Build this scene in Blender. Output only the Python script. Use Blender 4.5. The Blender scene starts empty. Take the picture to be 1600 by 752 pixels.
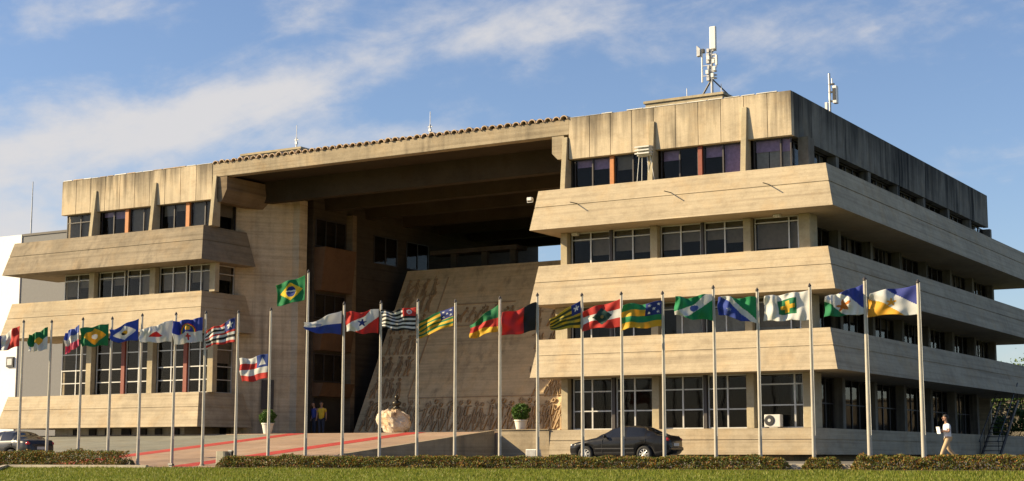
import bpy, math, random
from mathutils import Vector, Matrix, noise as mnoise
random.seed(7)
R = math.radians
scene = bpy.context.scene
col = scene.collection

# ------------------------------------------------------------------ camera
CX, CY, CZ, YAW, PITCH, F = 24.235, -63.589, 1.45, 0.5442, 0.1363, 2447.3
cd = bpy.data.cameras.new('camera')
cam = bpy.data.objects.new('camera', cd)
col.objects.link(cam)
cam.location = (CX, CY, CZ)
cam.rotation_euler = (math.pi / 2 + PITCH, 0, YAW)
cd.sensor_width = 36.0
cd.lens = 36.0 * F / 1600.0
cd.clip_start = 0.5
cd.clip_end = 6000
scene.camera = cam

# ------------------------------------------------------------------ sun, sky, exposure
SUN_AZ = 58.0      # degrees to the left of the facade normal
SUN_EL = 27.0
to_sun = Vector((-math.sin(R(SUN_AZ)) * math.cos(R(SUN_EL)), -math.cos(R(SUN_AZ)) * math.cos(R(SUN_EL)), math.sin(R(SUN_EL))))
sd = bpy.data.lights.new('sun', 'SUN')
sd.energy = 5.0
sd.angle = R(0.5)
sd.color = (1.0, 0.80, 0.49)
sun = bpy.data.objects.new('sun', sd)
col.objects.link(sun)
sun.rotation_euler = to_sun.to_track_quat('Z', 'Y').to_euler()
sun.location = (0, -40, 40)

world = bpy.data.worlds.new('World')
scene.world = world
world.use_nodes = True
wn, wl = world.node_tree.nodes, world.node_tree.links
wn.clear()
w_out = wn.new('ShaderNodeOutputWorld')
w_bg = wn.new('ShaderNodeBackground')
w_bg.inputs['Strength'].default_value = 0.070
w_sky = wn.new('ShaderNodeTexSky')
w_sky.sky_type = 'NISHITA'
w_sky.sun_disc = False
w_sky.sun_elevation = R(SUN_EL)
w_sky.sun_rotation = math.atan2(to_sun.x, to_sun.y)
w_sky.air_density = 1.0
w_sky.dust_density = 0.6
w_sky.ozone_density = 2.5
SKY_TINT = (1.02, 1.0, 1.08)

def wmath(op, a, b=None, c=None):
    n = wn.new('ShaderNodeMath'); n.operation = op
    for i, v in enumerate((a, b, c)):
        if v is None: continue
        if hasattr(v, 'is_output'): wl.new(v, n.inputs[i])
        else: n.inputs[i].default_value = v
    return n.outputs[0]
def wdot(v, vec):
    n = wn.new('ShaderNodeVectorMath'); n.operation = 'DOT_PRODUCT'
    wl.new(v, n.inputs[0]); n.inputs[1].default_value = vec
    return n.outputs['Value']
w_tc = wn.new('ShaderNodeTexCoord')
wdir = w_tc.outputs['Generated']
# world bearings in which the cloud bank lies (north-west of the building)
A_ = wdot(wdir, (math.cos(YAW), math.sin(YAW), 0))
F_ = wmath('MAXIMUM', wdot(wdir, (-math.sin(YAW), math.cos(YAW), 0)), 0.05)
Z_ = wdot(wdir, (0, 0, 1))
ca = wmath('DIVIDE', A_, F_)
cb = wmath('DIVIDE', Z_, F_)
def gauss(cx_, cy_, ang, sx, sy):
    dx = wmath('SUBTRACT', ca, cx_); dy = wmath('SUBTRACT', cb, cy_)
    c, s = math.cos(ang), math.sin(ang)
    p = wmath('ADD', wmath('MULTIPLY', dx, c / sx), wmath('MULTIPLY', dy, s / sx))
    q = wmath('ADD', wmath('MULTIPLY', dx, -s / sy), wmath('MULTIPLY', dy, c / sy))
    r2 = wmath('ADD', wmath('MULTIPLY', p, p), wmath('MULTIPLY', q, q))
    return wmath('EXPONENT', wmath('MULTIPLY', r2, -1.0))
w_cmb = wn.new('ShaderNodeCombineXYZ')
# stretch the noise along the streak direction
sa = 0.26
wl.new(wmath('ADD', wmath('MULTIPLY', ca, math.cos(sa) * 3.2), wmath('MULTIPLY', cb, math.sin(sa) * 3.2)), w_cmb.inputs[0])
wl.new(wmath('ADD', wmath('MULTIPLY', ca, -math.sin(sa) * 8.5), wmath('MULTIPLY', cb, math.cos(sa) * 8.5)), w_cmb.inputs[1])
w_n1 = wn.new('ShaderNodeTexNoise')
w_n1.inputs['Scale'].default_value = 2.6
w_n1.inputs['Detail'].default_value = 9
w_n1.inputs['Roughness'].default_value = 0.58
w_n1.inputs['Distortion'].default_value = 0.5
wl.new(w_cmb.outputs[0], w_n1.inputs['Vector'])
w_cmb2 = wn.new('ShaderNodeCombineXYZ')
wl.new(ca, w_cmb2.inputs[0]); wl.new(wmath('MULTIPLY', cb, 1.6), w_cmb2.inputs[1]); w_cmb2.inputs[2].default_value = 3.7
w_n2 = wn.new('ShaderNodeTexNoise')
w_n2.inputs['Scale'].default_value = 26
w_n2.inputs['Detail'].default_value = 7
w_n2.inputs['Roughness'].default_value = 0.6
wl.new(w_cmb2.outputs[0], w_n2.inputs['Vector'])
nz = wmath('ADD', wmath('MULTIPLY', w_n1.outputs['Fac'], 0.62), wmath('MULTIPLY', w_n2.outputs['Fac'], 0.38))
gs = wmath('MULTIPLY', gauss(-0.30, 0.200, 0.20, 0.19, 0.036), 0.25)
gs = wmath('ADD', gs, wmath('MULTIPLY', gauss(-0.13, 0.240, 0.30, 0.19, 0.015), 0.22))
gs = wmath('ADD', gs, wmath('MULTIPLY', gauss(-0.33, 0.135, 0.05, 0.08, 0.030), 0.34))
gs = wmath('ADD', gs, wmath('MULTIPLY', gauss(0.12, 0.275, -0.06, 0.22, 0.030), 0.13))
gs = wmath('ADD', gs, wmath('MULTIPLY', gauss(-0.27, 0.290, 0.1, 0.09, 0.012), 0.14))
gs = wmath('ADD', gs, wmath('MULTIPLY', gauss(-0.07, 0.205, 0.03, 0.09, 0.010), 0.16))
dens = wmath('ADD', nz, gs)
w_mr = wn.new('ShaderNodeMapRange'); w_mr.interpolation_type = 'SMOOTHSTEP'
w_mr.inputs['From Min'].default_value = 0.51
w_mr.inputs['From Max'].default_value = 0.88
w_mr.inputs['To Max'].default_value = 0.95
wl.new(dens, w_mr.inputs['Value'])
w_tint = wn.new('ShaderNodeMix'); w_tint.data_type = 'RGBA'; w_tint.blend_type = 'MULTIPLY'
w_tint.inputs['Factor'].default_value = 1.0
wl.new(w_sky.outputs[0], w_tint.inputs['A'])
w_tint.inputs['B'].default_value = (*SKY_TINT, 1)
w_mix = wn.new('ShaderNodeMix'); w_mix.data_type = 'RGBA'
w_fr = wn.new('ShaderNodeMapRange'); w_fr.inputs['From Min'].default_value = 0.1; w_fr.inputs['From Max'].default_value = 0.5
wl.new(F_, w_fr.inputs['Value'])
wl.new(wmath('MULTIPLY', w_mr.outputs[0], w_fr.outputs[0]), w_mix.inputs['Factor'])
wl.new(w_tint.outputs['Result'], w_mix.inputs['A'])
w_mix.inputs['B'].default_value = (5.3, 5.2, 5.25, 1)
wl.new(w_mix.outputs['Result'], w_bg.inputs['Color'])
wl.new(w_bg.outputs[0], w_out.inputs[0])

vs = scene.view_settings
vs.view_transform = 'Standard'
vs.look = 'None'
vs.exposure = 0.97
vs.gamma = 1.0
vs.use_curve_mapping = False

# ------------------------------------------------------------------ photograph geometry -> real positions
FWD = (-math.sin(YAW), math.cos(YAW)); RGT = (math.cos(YAW), math.sin(YAW))
CP, SP = math.cos(PITCH), math.sin(PITCH)
def ray(u, v):
    a = (u - 800) / F; b = (376 - v) / F
    f = CP - b * SP; z = SP + b * CP
    return Vector((FWD[0] * f + RGT[0] * a, FWD[1] * f + RGT[1] * a, z))
def on_y(u, v, y):            # the point of the plane y = const seen at u, v
    d = ray(u, v); t = (y - CY) / d.y
    return Vector((CX + d.x * t, y, CZ + d.z * t))
def on_x(u, v, x):
    d = ray(u, v); t = (x - CX) / d.x
    return Vector((x, CY + d.y * t, CZ + d.z * t))
def on_d(u, v, D):            # at depth D
    d = ray(u, v); f = d.x * FWD[0] + d.y * FWD[1]; t = D / f
    return Vector((CX + d.x * t, CY + d.y * t, CZ + d.z * t))

# ------------------------------------------------------------------ mesh builder
class MB:
    def __init__(self): self.v = []; self.f = []; self.m = []
    def add(self, vs_, fs_, mi=0):
        o = len(self.v); self.v += [tuple(p) for p in vs_]
        for f in fs_: self.f.append(tuple(i + o for i in f)); self.m.append(mi)
    def box(self, x0, x1, y0, y1, z0, z1, mi=0):
        self.add([(x0,y0,z0),(x1,y0,z0),(x1,y1,z0),(x0,y1,z0),(x0,y0,z1),(x1,y0,z1),(x1,y1,z1),(x0,y1,z1)],
                 [(0,3,2,1),(4,5,6,7),(0,1,5,4),(1,2,6,5),(2,3,7,6),(3,0,4,7)], mi)
    def mbox(self, mp, x0, x1, y0, y1, z0, z1, mi=0):   # box in mapped coordinates
        pts = [(x0,y0,z0),(x1,y0,z0),(x1,y1,z0),(x0,y1,z0),(x0,y0,z1),(x1,y0,z1),(x1,y1,z1),(x0,y1,z1)]
        self.add([mp(*p) for p in pts], [(0,3,2,1),(4,5,6,7),(0,1,5,4),(1,2,6,5),(2,3,7,6),(3,0,4,7)], mi)
    def prism(self, poly, h0, h1, mp=lambda a, b, h: (a, b, h), mi=0):
        n = len(poly)
        self.add([mp(a, b, h0) for a, b in poly] + [mp(a, b, h1) for a, b in poly],
                 [tuple(range(n - 1, -1, -1)), tuple(range(n, 2 * n))] + [(i, (i + 1) % n, n + (i + 1) % n, n + i) for i in range(n)], mi)
    def tube(self, p0, p1, r0, r1=None, n=10, mi=0, caps=True):
        r1 = r0 if r1 is None else r1
        p0 = Vector(p0); p1 = Vector(p1); d = (p1 - p0).normalized()
        a = d.orthogonal().normalized(); b = d.cross(a)
        vs_ = []
        for p, r in ((p0, r0), (p1, r1)):
            for i in range(n):
                t = 2 * math.pi * i / n
                vs_.append(p + a * (r * math.cos(t)) + b * (r * math.sin(t)))
        fs = [(i, (i + 1) % n, n + (i + 1) % n, n + i) for i in range(n)]
        if caps: fs += [tuple(range(n - 1, -1, -1)), tuple(range(n, 2 * n))]
        self.add(vs_, fs, mi)
    def lathe(self, c, prof, n=20, mi=0, ax=None):
        c = Vector(c); vs_ = []
        if ax is None: A, B, Cc = Vector((1,0,0)), Vector((0,1,0)), Vector((0,0,1))
        else:
            Cc = Vector(ax).normalized(); A = Cc.orthogonal().normalized(); B = Cc.cross(A)
        for r, h in prof:
            for i in range(n):
                t = 2 * math.pi * i / n
                vs_.append(c + A * (r * math.cos(t)) + B * (r * math.sin(t)) + Cc * h)
        k = len(prof)
        fs = [(j*n+i, j*n+(i+1) % n, (j+1)*n+(i+1) % n, (j+1)*n+i) for j in range(k-1) for i in range(n)]
        fs += [tuple(range(n-1, -1, -1)), tuple((k-1)*n+i for i in range(n))]
        self.add(vs_, fs, mi)
    def ball(self, c, r, n=12, mi=0, sc=(1,1,1)):
        c = Vector(c); k = n // 2; vs_ = []; fs = []
        for j in range(k + 1):
            ph = math.pi * j / k
            for i in range(n):
                t = 2 * math.pi * i / n
                vs_.append((c.x + r*sc[0]*math.sin(ph)*math.cos(t), c.y + r*sc[1]*math.sin(ph)*math.sin(t), c.z + r*sc[2]*math.cos(ph)))
        for j in range(k):
            for i in range(n):
                fs.append((j*n+i, (j+1)*n+i, (j+1)*n+(i+1) % n, j*n+(i+1) % n))
        self.add(vs_, fs, mi)
    def build(self, name, mats, parent=None, smooth=False):
        if not isinstance(mats, (list, tuple)): mats = [mats]
        o_loc = parent_loc(parent)
        me = bpy.data.meshes.new(name)
        me.from_pydata([(x - o_loc[0], y - o_loc[1], z - o_loc[2]) for x, y, z in self.v], [], self.f)
        for m in mats: me.materials.append(m)
        me.polygons.foreach_set('material_index', self.m)
        if smooth: me.polygons.foreach_set('use_smooth', [True] * len(self.f))
        me.update()
        o = bpy.data.objects.new(name, me)
        col.objects.link(o)
        if parent: o.parent = parent
        return o
def parent_loc(p):
    l = Vector((0, 0, 0))
    while p is not None:
        l += p.location; p = p.parent
    return l
def recalc(o):
    import bmesh
    bm = bmesh.new(); bm.from_mesh(o.data)
    bmesh.ops.recalc_face_normals(bm, faces=bm.faces); bm.to_mesh(o.data); bm.free()
    return o
def bevel(o, w=0.02, seg=2):
    m = o.modifiers.new('bevel', 'BEVEL'); m.width = w; m.segments = seg; m.limit_method = 'ANGLE'; m.angle_limit = R(35)
    return o
def tag(o, label=None, cat=None, group=None, kind=None):
    if label: o['label'] = label
    if cat: o['category'] = cat
    if group: o['group'] = group
    if kind: o['kind'] = kind
    return o
def thing(name, loc, label, cat, group=None):
    o = bpy.data.objects.new(name, None); o.empty_display_size = 0.3
    col.objects.link(o); o.location = loc
    return tag(o, label, cat, group)
def copy_tree(o, parent=None):
    c = o.copy(); col.objects.link(c)
    if parent: c.parent = parent
    for ch in list(o.children): copy_tree(ch, c)
    return c

# ------------------------------------------------------------------ materials
def newmat(name):
    m = bpy.data.materials.new(name); m.use_nodes = True
    nt = m.node_tree
    return m, nt, nt.nodes['Principled BSDF']
def mapped(nt, scale, loc=(0, 0, 0), src='pos'):
    n = nt.nodes.new('ShaderNodeMapping'); n.inputs['Scale'].default_value = scale; n.inputs['Location'].default_value = loc
    if src == 'pos': g = nt.nodes.new('ShaderNodeNewGeometry').outputs['Position']
    else: g = nt.nodes.new('ShaderNodeTexCoord').outputs['Object']
    nt.links.new(g, n.inputs['Vector'])
    return n.outputs[0]
def noise(nt, vec, scale, detail=6, rough=0.55, dist=0.0):
    n = nt.nodes.new('ShaderNodeTexNoise')
    n.inputs['Scale'].default_value = scale; n.inputs['Detail'].default_value = detail
    n.inputs['Roughness'].default_value = rough; n.inputs['Distortion'].default_value = dist
    nt.links.new(vec, n.inputs['Vector'])
    return n.outputs['Fac']
def ramp(nt, fac, stops):
    n = nt.nodes.new('ShaderNodeValToRGB'); e = n.color_ramp.elements
    while len(e) < len(stops): e.new(0.5)
    for i, (p, c) in enumerate(stops):
        e[i].position = p; e[i].color = (*c, 1) if len(c) == 3 else c
    nt.links.new(fac, n.inputs['Fac'])
    return n.outputs['Color']
def mixc(nt, fac, a, b, mode='MIX'):
    n = nt.nodes.new('ShaderNodeMix'); n.data_type = 'RGBA'; n.blend_type = mode
    for k, v in (('Factor', fac), ('A', a), ('B', b)):
        if hasattr(v, 'is_output'): nt.links.new(v, n.inputs[k])
        elif k == 'Factor': n.inputs[k].default_value = v
        else: n.inputs[k].default_value = (*v, 1)
    return n.outputs['Result']
def nmath(nt, op, a, b=None):
    n = nt.nodes.new('ShaderNodeMath'); n.operation = op
    for i, v in enumerate((a, b)):
        if v is None: continue
        if hasattr(v, 'is_output'): nt.links.new(v, n.inputs[i])
        else: n.inputs[i].default_value = v
    return n.outputs[0]
def bump(nt, bs, h, strength=0.3, dist=0.03):
    n = nt.nodes.new('ShaderNodeBump'); n.inputs['Strength'].default_value = strength; n.inputs['Distance'].default_value = dist
    nt.links.new(h, n.inputs['Height']); nt.links.new(n.outputs[0], bs.inputs['Normal'])

def bricks(nt, mode, w, hgt, mort):
    sp = nt.nodes.new('ShaderNodeSeparateXYZ'); nt.links.new(nt.nodes.new('ShaderNodeNewGeometry').outputs['Position'], sp.inputs[0])
    cb_ = nt.nodes.new('ShaderNodeCombineXYZ')
    if mode == 'v':
        nt.links.new(nmath(nt, 'ADD', sp.outputs['X'], nmath(nt, 'MULTIPLY', sp.outputs['Y'], 1.0)), cb_.inputs[0]); nt.links.new(sp.outputs['Z'], cb_.inputs[1])
    else:
        nt.links.new(sp.outputs['X'], cb_.inputs[0]); nt.links.new(sp.outputs['Y'], cb_.inputs[1])
    b = nt.nodes.new('ShaderNodeTexBrick'); b.offset = 0.37; b.squash = 1.0
    b.inputs['Color1'].default_value = (0.86, 0.85, 0.84, 1); b.inputs['Color2'].default_value = (1.06, 1.06, 1.06, 1); b.inputs['Mortar'].default_value = (0.66, 0.62, 0.58, 1)
    b.inputs['Scale'].default_value = 1.0; b.inputs['Mortar Size'].default_value = mort; b.inputs['Mortar Smooth'].default_value = 0.3
    b.inputs['Brick Width'].default_value = w; b.inputs['Row Height'].default_value = hgt
    nt.links.new(cb_.outputs[0], b.inputs['Vector'])
    return b.outputs['Color']
def concrete(name, base, stain=(0.07, 0.06, 0.05), streak=0.35, boards='h', rough=0.9, grime=None, mott=0.28, warm=0.4):
    m, nt, bs = newmat(name)
    b = Vector(base)
    big = noise(nt, mapped(nt, (1, 1, 1)), 0.35, 5, 0.6)
    med = noise(nt, mapped(nt, (1, 1, 1.6), (3, 1, 7)), 1.6, 8, 0.65)
    fine = noise(nt, mapped(nt, (1, 1, 1), (9, 4, 2)), 14, 6, 0.7)
    c = ramp(nt, big, [(0.30, b * (1 - mott)), (0.52, b), (0.75, b * (1 + mott * 0.55))])
    # rusty / ochre blotches
    och = noise(nt, mapped(nt, (1, 1, 1), (20, 5, 9)), 0.8, 6, 0.6)
    ofac = ramp(nt, och, [(0.5, (0, 0, 0)), (0.72, (warm, warm, warm))])
    c = mixc(nt, ofac, c, (b.x * 1.12, b.y * 0.92, b.z * 0.66))
    c = mixc(nt, 0.55, c, ramp(nt, med, [(0.25, (0.62, 0.6, 0.58)), (0.5, (1, 1, 1)), (0.8, (1.15, 1.14, 1.1))]), 'MULTIPLY')
    c = mixc(nt, 0.5, c, ramp(nt, fine, [(0.25, (0.72, 0.72, 0.72)), (0.6, (1.06, 1.06, 1.06))]), 'MULTIPLY')
    # vertical rain streaks
    st = noise(nt, mapped(nt, (2.6, 2.6, 0.16), (1, 2, 0)), 1.0, 7, 0.62)
    st2 = noise(nt, mapped(nt, (1, 1, 0.3), (5, 2, 0)), 0.45, 4, 0.5)
    sf = nmath(nt, 'MULTIPLY', ramp(nt, st, [(0.46, (0, 0, 0)), (0.72, (1, 1, 1))]), ramp(nt, st2, [(0.40, (0, 0, 0)), (0.66, (1, 1, 1))]))
    c = mixc(nt, nmath(nt, 'MULTIPLY', sf, streak * 2.0), c, stain)
    if grime:          # drips running down from the top edge
        sp = nt.nodes.new('ShaderNodeSeparateXYZ'); nt.links.new(nt.nodes.new('ShaderNodeNewGeometry').outputs['Position'], sp.inputs[0])
        mr = nt.nodes.new('ShaderNodeMapRange'); mr.inputs['From Min'].default_value = grime[0]; mr.inputs['From Max'].default_value = grime[1]
        nt.links.new(sp.outputs['Z'], mr.inputs['Value'])
        dn = noise(nt, mapped(nt, (1.5, 1.5, 0.10), (7, 3, 0)), 1.0, 6, 0.65)
        gf = nmath(nt, 'ADD', nmath(nt, 'MULTIPLY', mr.outputs[0], 0.32), dn)
        pt = noise(nt, mapped(nt, (1, 1, 0.05), (11, 3, 0)), 0.55, 2, 0.5)
        gf = nmath(nt, 'ADD', gf, nmath(nt, 'MULTIPLY', nmath(nt, 'SUBTRACT', pt, 0.5), 0.7))
        c = mixc(nt, ramp(nt, gf, [(0.64, (0, 0, 0)), (0.90, (0.75, 0.75, 0.75))]), c, stain)
    h = nmath(nt, 'ADD', nmath(nt, 'MULTIPLY', med, 0.5), nmath(nt, 'MULTIPLY', fine, 0.35))
    if boards == 'h':   # shuttering boards, 16 cm, horizontal
        bd = noise(nt, mapped(nt, (0.10, 0.10, 6.2), (2, 2, 2)), 1.0, 3, 0.5)
        c = mixc(nt, 0.38, c, bricks(nt, 'v', 2.6, 0.165, 0.010), 'MULTIPLY')
        c = mixc(nt, 0.55, c, ramp(nt, bd, [(0.28, (0.60, 0.58, 0.56)), (0.48, (1, 1, 1)), (0.7, (1.12, 1.12, 1.10))]), 'MULTIPLY')
        h = nmath(nt, 'ADD', h, nmath(nt, 'MULTIPLY', bd, 0.8))
    elif boards == 'g':
        c = mixc(nt, 0.9, c, bricks(nt, 'g', 2.2, 1.5, 0.02), 'MULTIPLY')
    elif boards == 'v':
        bd = noise(nt, mapped(nt, (5.0, 5.0, 0.08), (2, 2, 2)), 1.0, 3, 0.5)
        c = mixc(nt, 0.45, c, ramp(nt, bd, [(0.30, (0.72, 0.70, 0.68)), (0.5, (1, 1, 1)), (0.7, (1.08, 1.08, 1.06))]), 'MULTIPLY')
        h = nmath(nt, 'ADD', h, nmath(nt, 'MULTIPLY', bd, 0.5))
    nt.links.new(c, bs.inputs['Base Color'])
    bs.inputs['Roughness'].default_value = rough
    bs.inputs['Specular IOR Level'].default_value = 0.2
    bump(nt, bs, h, 0.35, 0.03)
    return m
def simple(name, c, rough=0.5, metal=0.0, var=0.15, scale=6.0, spec=0.5, coat=0.0, src='pos', bmp=0.0):
    m, nt, bs = newmat(name)
    n = noise(nt, mapped(nt, (1, 1, 1), src=src), scale, 6, 0.6)
    v = Vector(c)
    nt.links.new(ramp(nt, n, [(0.3, v * (1 - var)), (0.7, v * (1 + var))]), bs.inputs['Base Color'])
    bs.inputs['Roughness'].default_value = rough; bs.inputs['Metallic'].default_value = metal
    bs.inputs['Specular IOR Level'].default_value = spec
    bs.inputs['Coat Weight'].default_value = coat
    if bmp: bump(nt, bs, n, bmp, 0.02)
    return m
def glassmat(name, tint=(0.58, 0.58, 0.57), rough=0.03):
    m = bpy.data.materials.new(name); m.use_nodes = True; nt = m.node_tree; nt.nodes.clear()
    out = nt.nodes.new('ShaderNodeOutputMaterial'); mx = nt.nodes.new('ShaderNodeMixShader')
    tr = nt.nodes.new('ShaderNodeBsdfTransparent'); tr.inputs[0].default_value = (*tint, 1)
    gl = nt.nodes.new('ShaderNodeBsdfGlossy'); gl.inputs['Roughness'].default_value = rough; gl.inputs['Color'].default_value = (0.85, 0.82, 0.78, 1)
    fr = nt.nodes.new('ShaderNodeFresnel'); fr.inputs['IOR'].default_value = 1.27
    nz_ = noise(nt, mapped(nt, (1, 1, 1)), 0.9, 2, 0.5)
    bp = nt.nodes.new('ShaderNodeBump'); bp.inputs['Strength'].default_value = 0.08; bp.inputs['Distance'].default_value = 0.05
    nt.links.new(nz_, bp.inputs['Height']); nt.links.new(bp.outputs[0], gl.inputs['Normal'])
    nt.links.new(fr.outputs[0], mx.inputs[0]); nt.links.new(tr.outputs[0], mx.inputs[1]); nt.links.new(gl.outputs[0], mx.inputs[2])
    nt.links.new(mx.outputs[0], out.inputs[0])
    return m

M = {}
M['band'] = concrete('board_marked_concrete', (0.42, 0.35, 0.25), streak=0.12, boards='h', mott=0.14)
M['band_dark'] = concrete('weathered_board_concrete', (0.27, 0.225, 0.165), streak=0.4, boards='h')
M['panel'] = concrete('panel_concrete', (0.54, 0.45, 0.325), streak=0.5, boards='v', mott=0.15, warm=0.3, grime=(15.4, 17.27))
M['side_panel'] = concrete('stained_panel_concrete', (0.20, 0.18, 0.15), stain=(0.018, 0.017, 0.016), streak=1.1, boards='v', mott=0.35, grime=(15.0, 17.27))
M['beam'] = concrete('roof_beam_concrete', (0.36, 0.30, 0.215), streak=0.3, boards='h')
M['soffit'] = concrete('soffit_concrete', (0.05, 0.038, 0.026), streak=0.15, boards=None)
M['edge'] = concrete('edge_beam_concrete', (0.20, 0.15, 0.10), streak=0.2, boards='h')
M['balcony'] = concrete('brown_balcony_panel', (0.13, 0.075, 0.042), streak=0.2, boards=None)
M['pier'] = concrete('pier_concrete', (0.54, 0.455, 0.335), streak=0.35, boards='h')
M['column'] = concrete('column_concrete', (0.42, 0.36, 0.25), streak=0.2, boards=None)
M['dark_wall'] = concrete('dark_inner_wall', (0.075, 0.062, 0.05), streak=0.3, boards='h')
M['mural'] = concrete('brown_mural_plaster', (0.62, 0.465, 0.275), streak=0.3, boards='h', mott=0.15)
M['relief'] = concrete('mural_relief_plaster', (0.40, 0.29, 0.175), streak=0.2, boards=None)
M['retain'] = concrete('retaining_concrete', (0.38, 0.31, 0.215), streak=0.3, boards='h')
M['ramp'] = concrete('ramp_paving', (0.37, 0.265, 0.195), streak=0.0, boards='g', mott=0.12)
M['apron'] = concrete('apron_paving', (0.235, 0.235, 0.20), streak=0.0, boards='g', mott=0.15)
M['road'] = concrete('road_paving', (0.15, 0.14, 0.12), streak=0.0, boards=None)
M['kerb'] = concrete('kerb_concrete', (0.46, 0.41, 0.33), streak=0.0, boards=None)
M['stripe'] = simple('red_floor_paint', (0.42, 0.045, 0.035), 0.7, var=0.25, scale=2.0)
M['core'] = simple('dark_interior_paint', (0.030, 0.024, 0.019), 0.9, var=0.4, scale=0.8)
M['glass'] = glassmat('window_glass')
M['frame'] = simple('aluminium_frame', (0.50, 0.49, 0.47), 0.45, 0.3, var=0.1)
M['frame_dark'] = simple('dark_window_frame', (0.035, 0.028, 0.028), 0.5, 0.0)
M['post_orange'] = simple('orange_post_paint', (0.42, 0.15, 0.035), 0.6)
M['post_red'] = simple('red_brown_post_paint', (0.20, 0.04, 0.022), 0.6)
M['blind'] = simple('pale_roller_blind', (0.44, 0.37, 0.30), 0.9, var=0.12)
M['blind_violet'] = simple('violet_roller_blind', (0.78, 0.52, 0.86), 0.9, var=0.2)
M['blind_white'] = simple('white_curtain', (0.62, 0.59, 0.54), 0.9, var=0.15)
M['tile'] = simple('clay_roof_tile', (0.46, 0.34, 0.23), 0.85, var=0.35, scale=3)
M['flash'] = simple('white_roof_flashing', (0.62, 0.60, 0.56), 0.5, var=0.2, scale=2)
M['white_wall'] = simple('white_render', (0.84, 0.83, 0.82), 0.85, var=0.03)
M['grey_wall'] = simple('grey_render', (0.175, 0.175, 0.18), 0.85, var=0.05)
M['white_metal'] = simple('white_painted_metal', (0.68, 0.68, 0.67), 0.45, var=0.06)
M['grey_metal'] = simple('galvanised_metal', (0.38, 0.38, 0.38), 0.45, 0.6, var=0.2)
M['black_metal'] = simple('black_metal', (0.025, 0.025, 0.027), 0.5)
M['pole'] = simple('pale_pole_paint', (0.40, 0.365, 0.31), 0.5, 0.0, var=0.12, scale=3)
M['plastic_white'] = simple('white_plastic', (0.58, 0.57, 0.54), 0.5, var=0.05)
M['pot'] = simple('white_pot', (0.66, 0.62, 0.55), 0.6, var=0.1)
M['soil'] = simple('bed_soil', (0.11, 0.08, 0.05), 0.95, var=0.4, scale=8)
M['boulder'] = None

def leafmat(name, stops, scale=9.0, trans=0.25):
    m, nt, bs = newmat(name)
    n = nt.nodes.new('ShaderNodeNewGeometry')
    c = ramp(nt, n.outputs['Random Per Island'], stops)
    nt.links.new(c, bs.inputs['Base Color'])
    bs.inputs['Roughness'].default_value = 0.55
    bs.inputs['Specular IOR Level'].default_value = 0.3
    tl = nt.nodes.new('ShaderNodeBsdfTranslucent'); nt.links.new(c, tl.inputs['Color'])
    mx = nt.nodes.new('ShaderNodeMixShader'); mx.inputs[0].default_value = trans
    out = [k for k in nt.nodes if k.type == 'OUTPUT_MATERIAL'][0]
    nt.links.new(bs.outputs[0], mx.inputs[1]); nt.links.new(tl.outputs[0], mx.inputs[2]); nt.links.new(mx.outputs[0], out.inputs['Surface'])
    return m
M['croton'] = leafmat('croton_leaf', [(0.0, (0.06, 0.09, 0.02)), (0.35, (0.11, 0.15, 0.03)), (0.6, (0.18, 0.20, 0.04)), (0.82, (0.22, 0.15, 0.03)), (0.92, (0.32, 0.20, 0.03)), (1.0, (0.15, 0.05, 0.03))])
M['croton_red'] = leafmat('croton_rusty_leaf', [(0.0, (0.10, 0.05, 0.025)), (0.35, (0.24, 0.09, 0.03)), (0.7, (0.36, 0.20, 0.03)), (1.0, (0.09, 0.09, 0.02))])
M['leaf'] = leafmat('tree_leaf', [(0.0, (0.02, 0.05, 0.012)), (0.5, (0.05, 0.10, 0.02)), (1.0, (0.10, 0.15, 0.03))])
M['topiary'] = leafmat('topiary_leaf', [(0.0, (0.03, 0.075, 0.012)), (0.5, (0.06, 0.13, 0.02)), (1.0, (0.12, 0.20, 0.04))])
M['blade'] = leafmat('grass_blade', [(0.0, (0.11, 0.145, 0.012)), (0.5, (0.17, 0.20, 0.02)), (0.85, (0.23, 0.23, 0.03)), (1.0, (0.25, 0.21, 0.06))], trans=0.35)
M['bark'] = simple('bark', (0.10, 0.07, 0.045), 0.95, var=0.4, scale=10, bmp=0.4)
def lawnmat():
    m, nt, bs = newmat('lawn_turf')
    a = noise(nt, mapped(nt, (1, 1, 1)), 0.5, 6, 0.6); b = noise(nt, mapped(nt, (1, 1, 1), (4, 4, 0)), 9, 6, 0.7)
    c = ramp(nt, a, [(0.3, (0.085, 0.12, 0.012)), (0.55, (0.13, 0.165, 0.016)), (0.75, (0.19, 0.18, 0.04))])
    c = mixc(nt, 0.7, c, ramp(nt, b, [(0.3, (0.55, 0.55, 0.5)), (0.7, (1.25, 1.2, 1.0))]), 'MULTIPLY')
    nt.links.new(c, bs.inputs['Base Color']); bs.inputs['Roughness'].default_value = 0.95
    bs.inputs['Specular IOR Level'].default_value = 0.1
    bump(nt, bs, b, 0.8, 0.05)
    return m
M['lawn'] = lawnmat()

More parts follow.
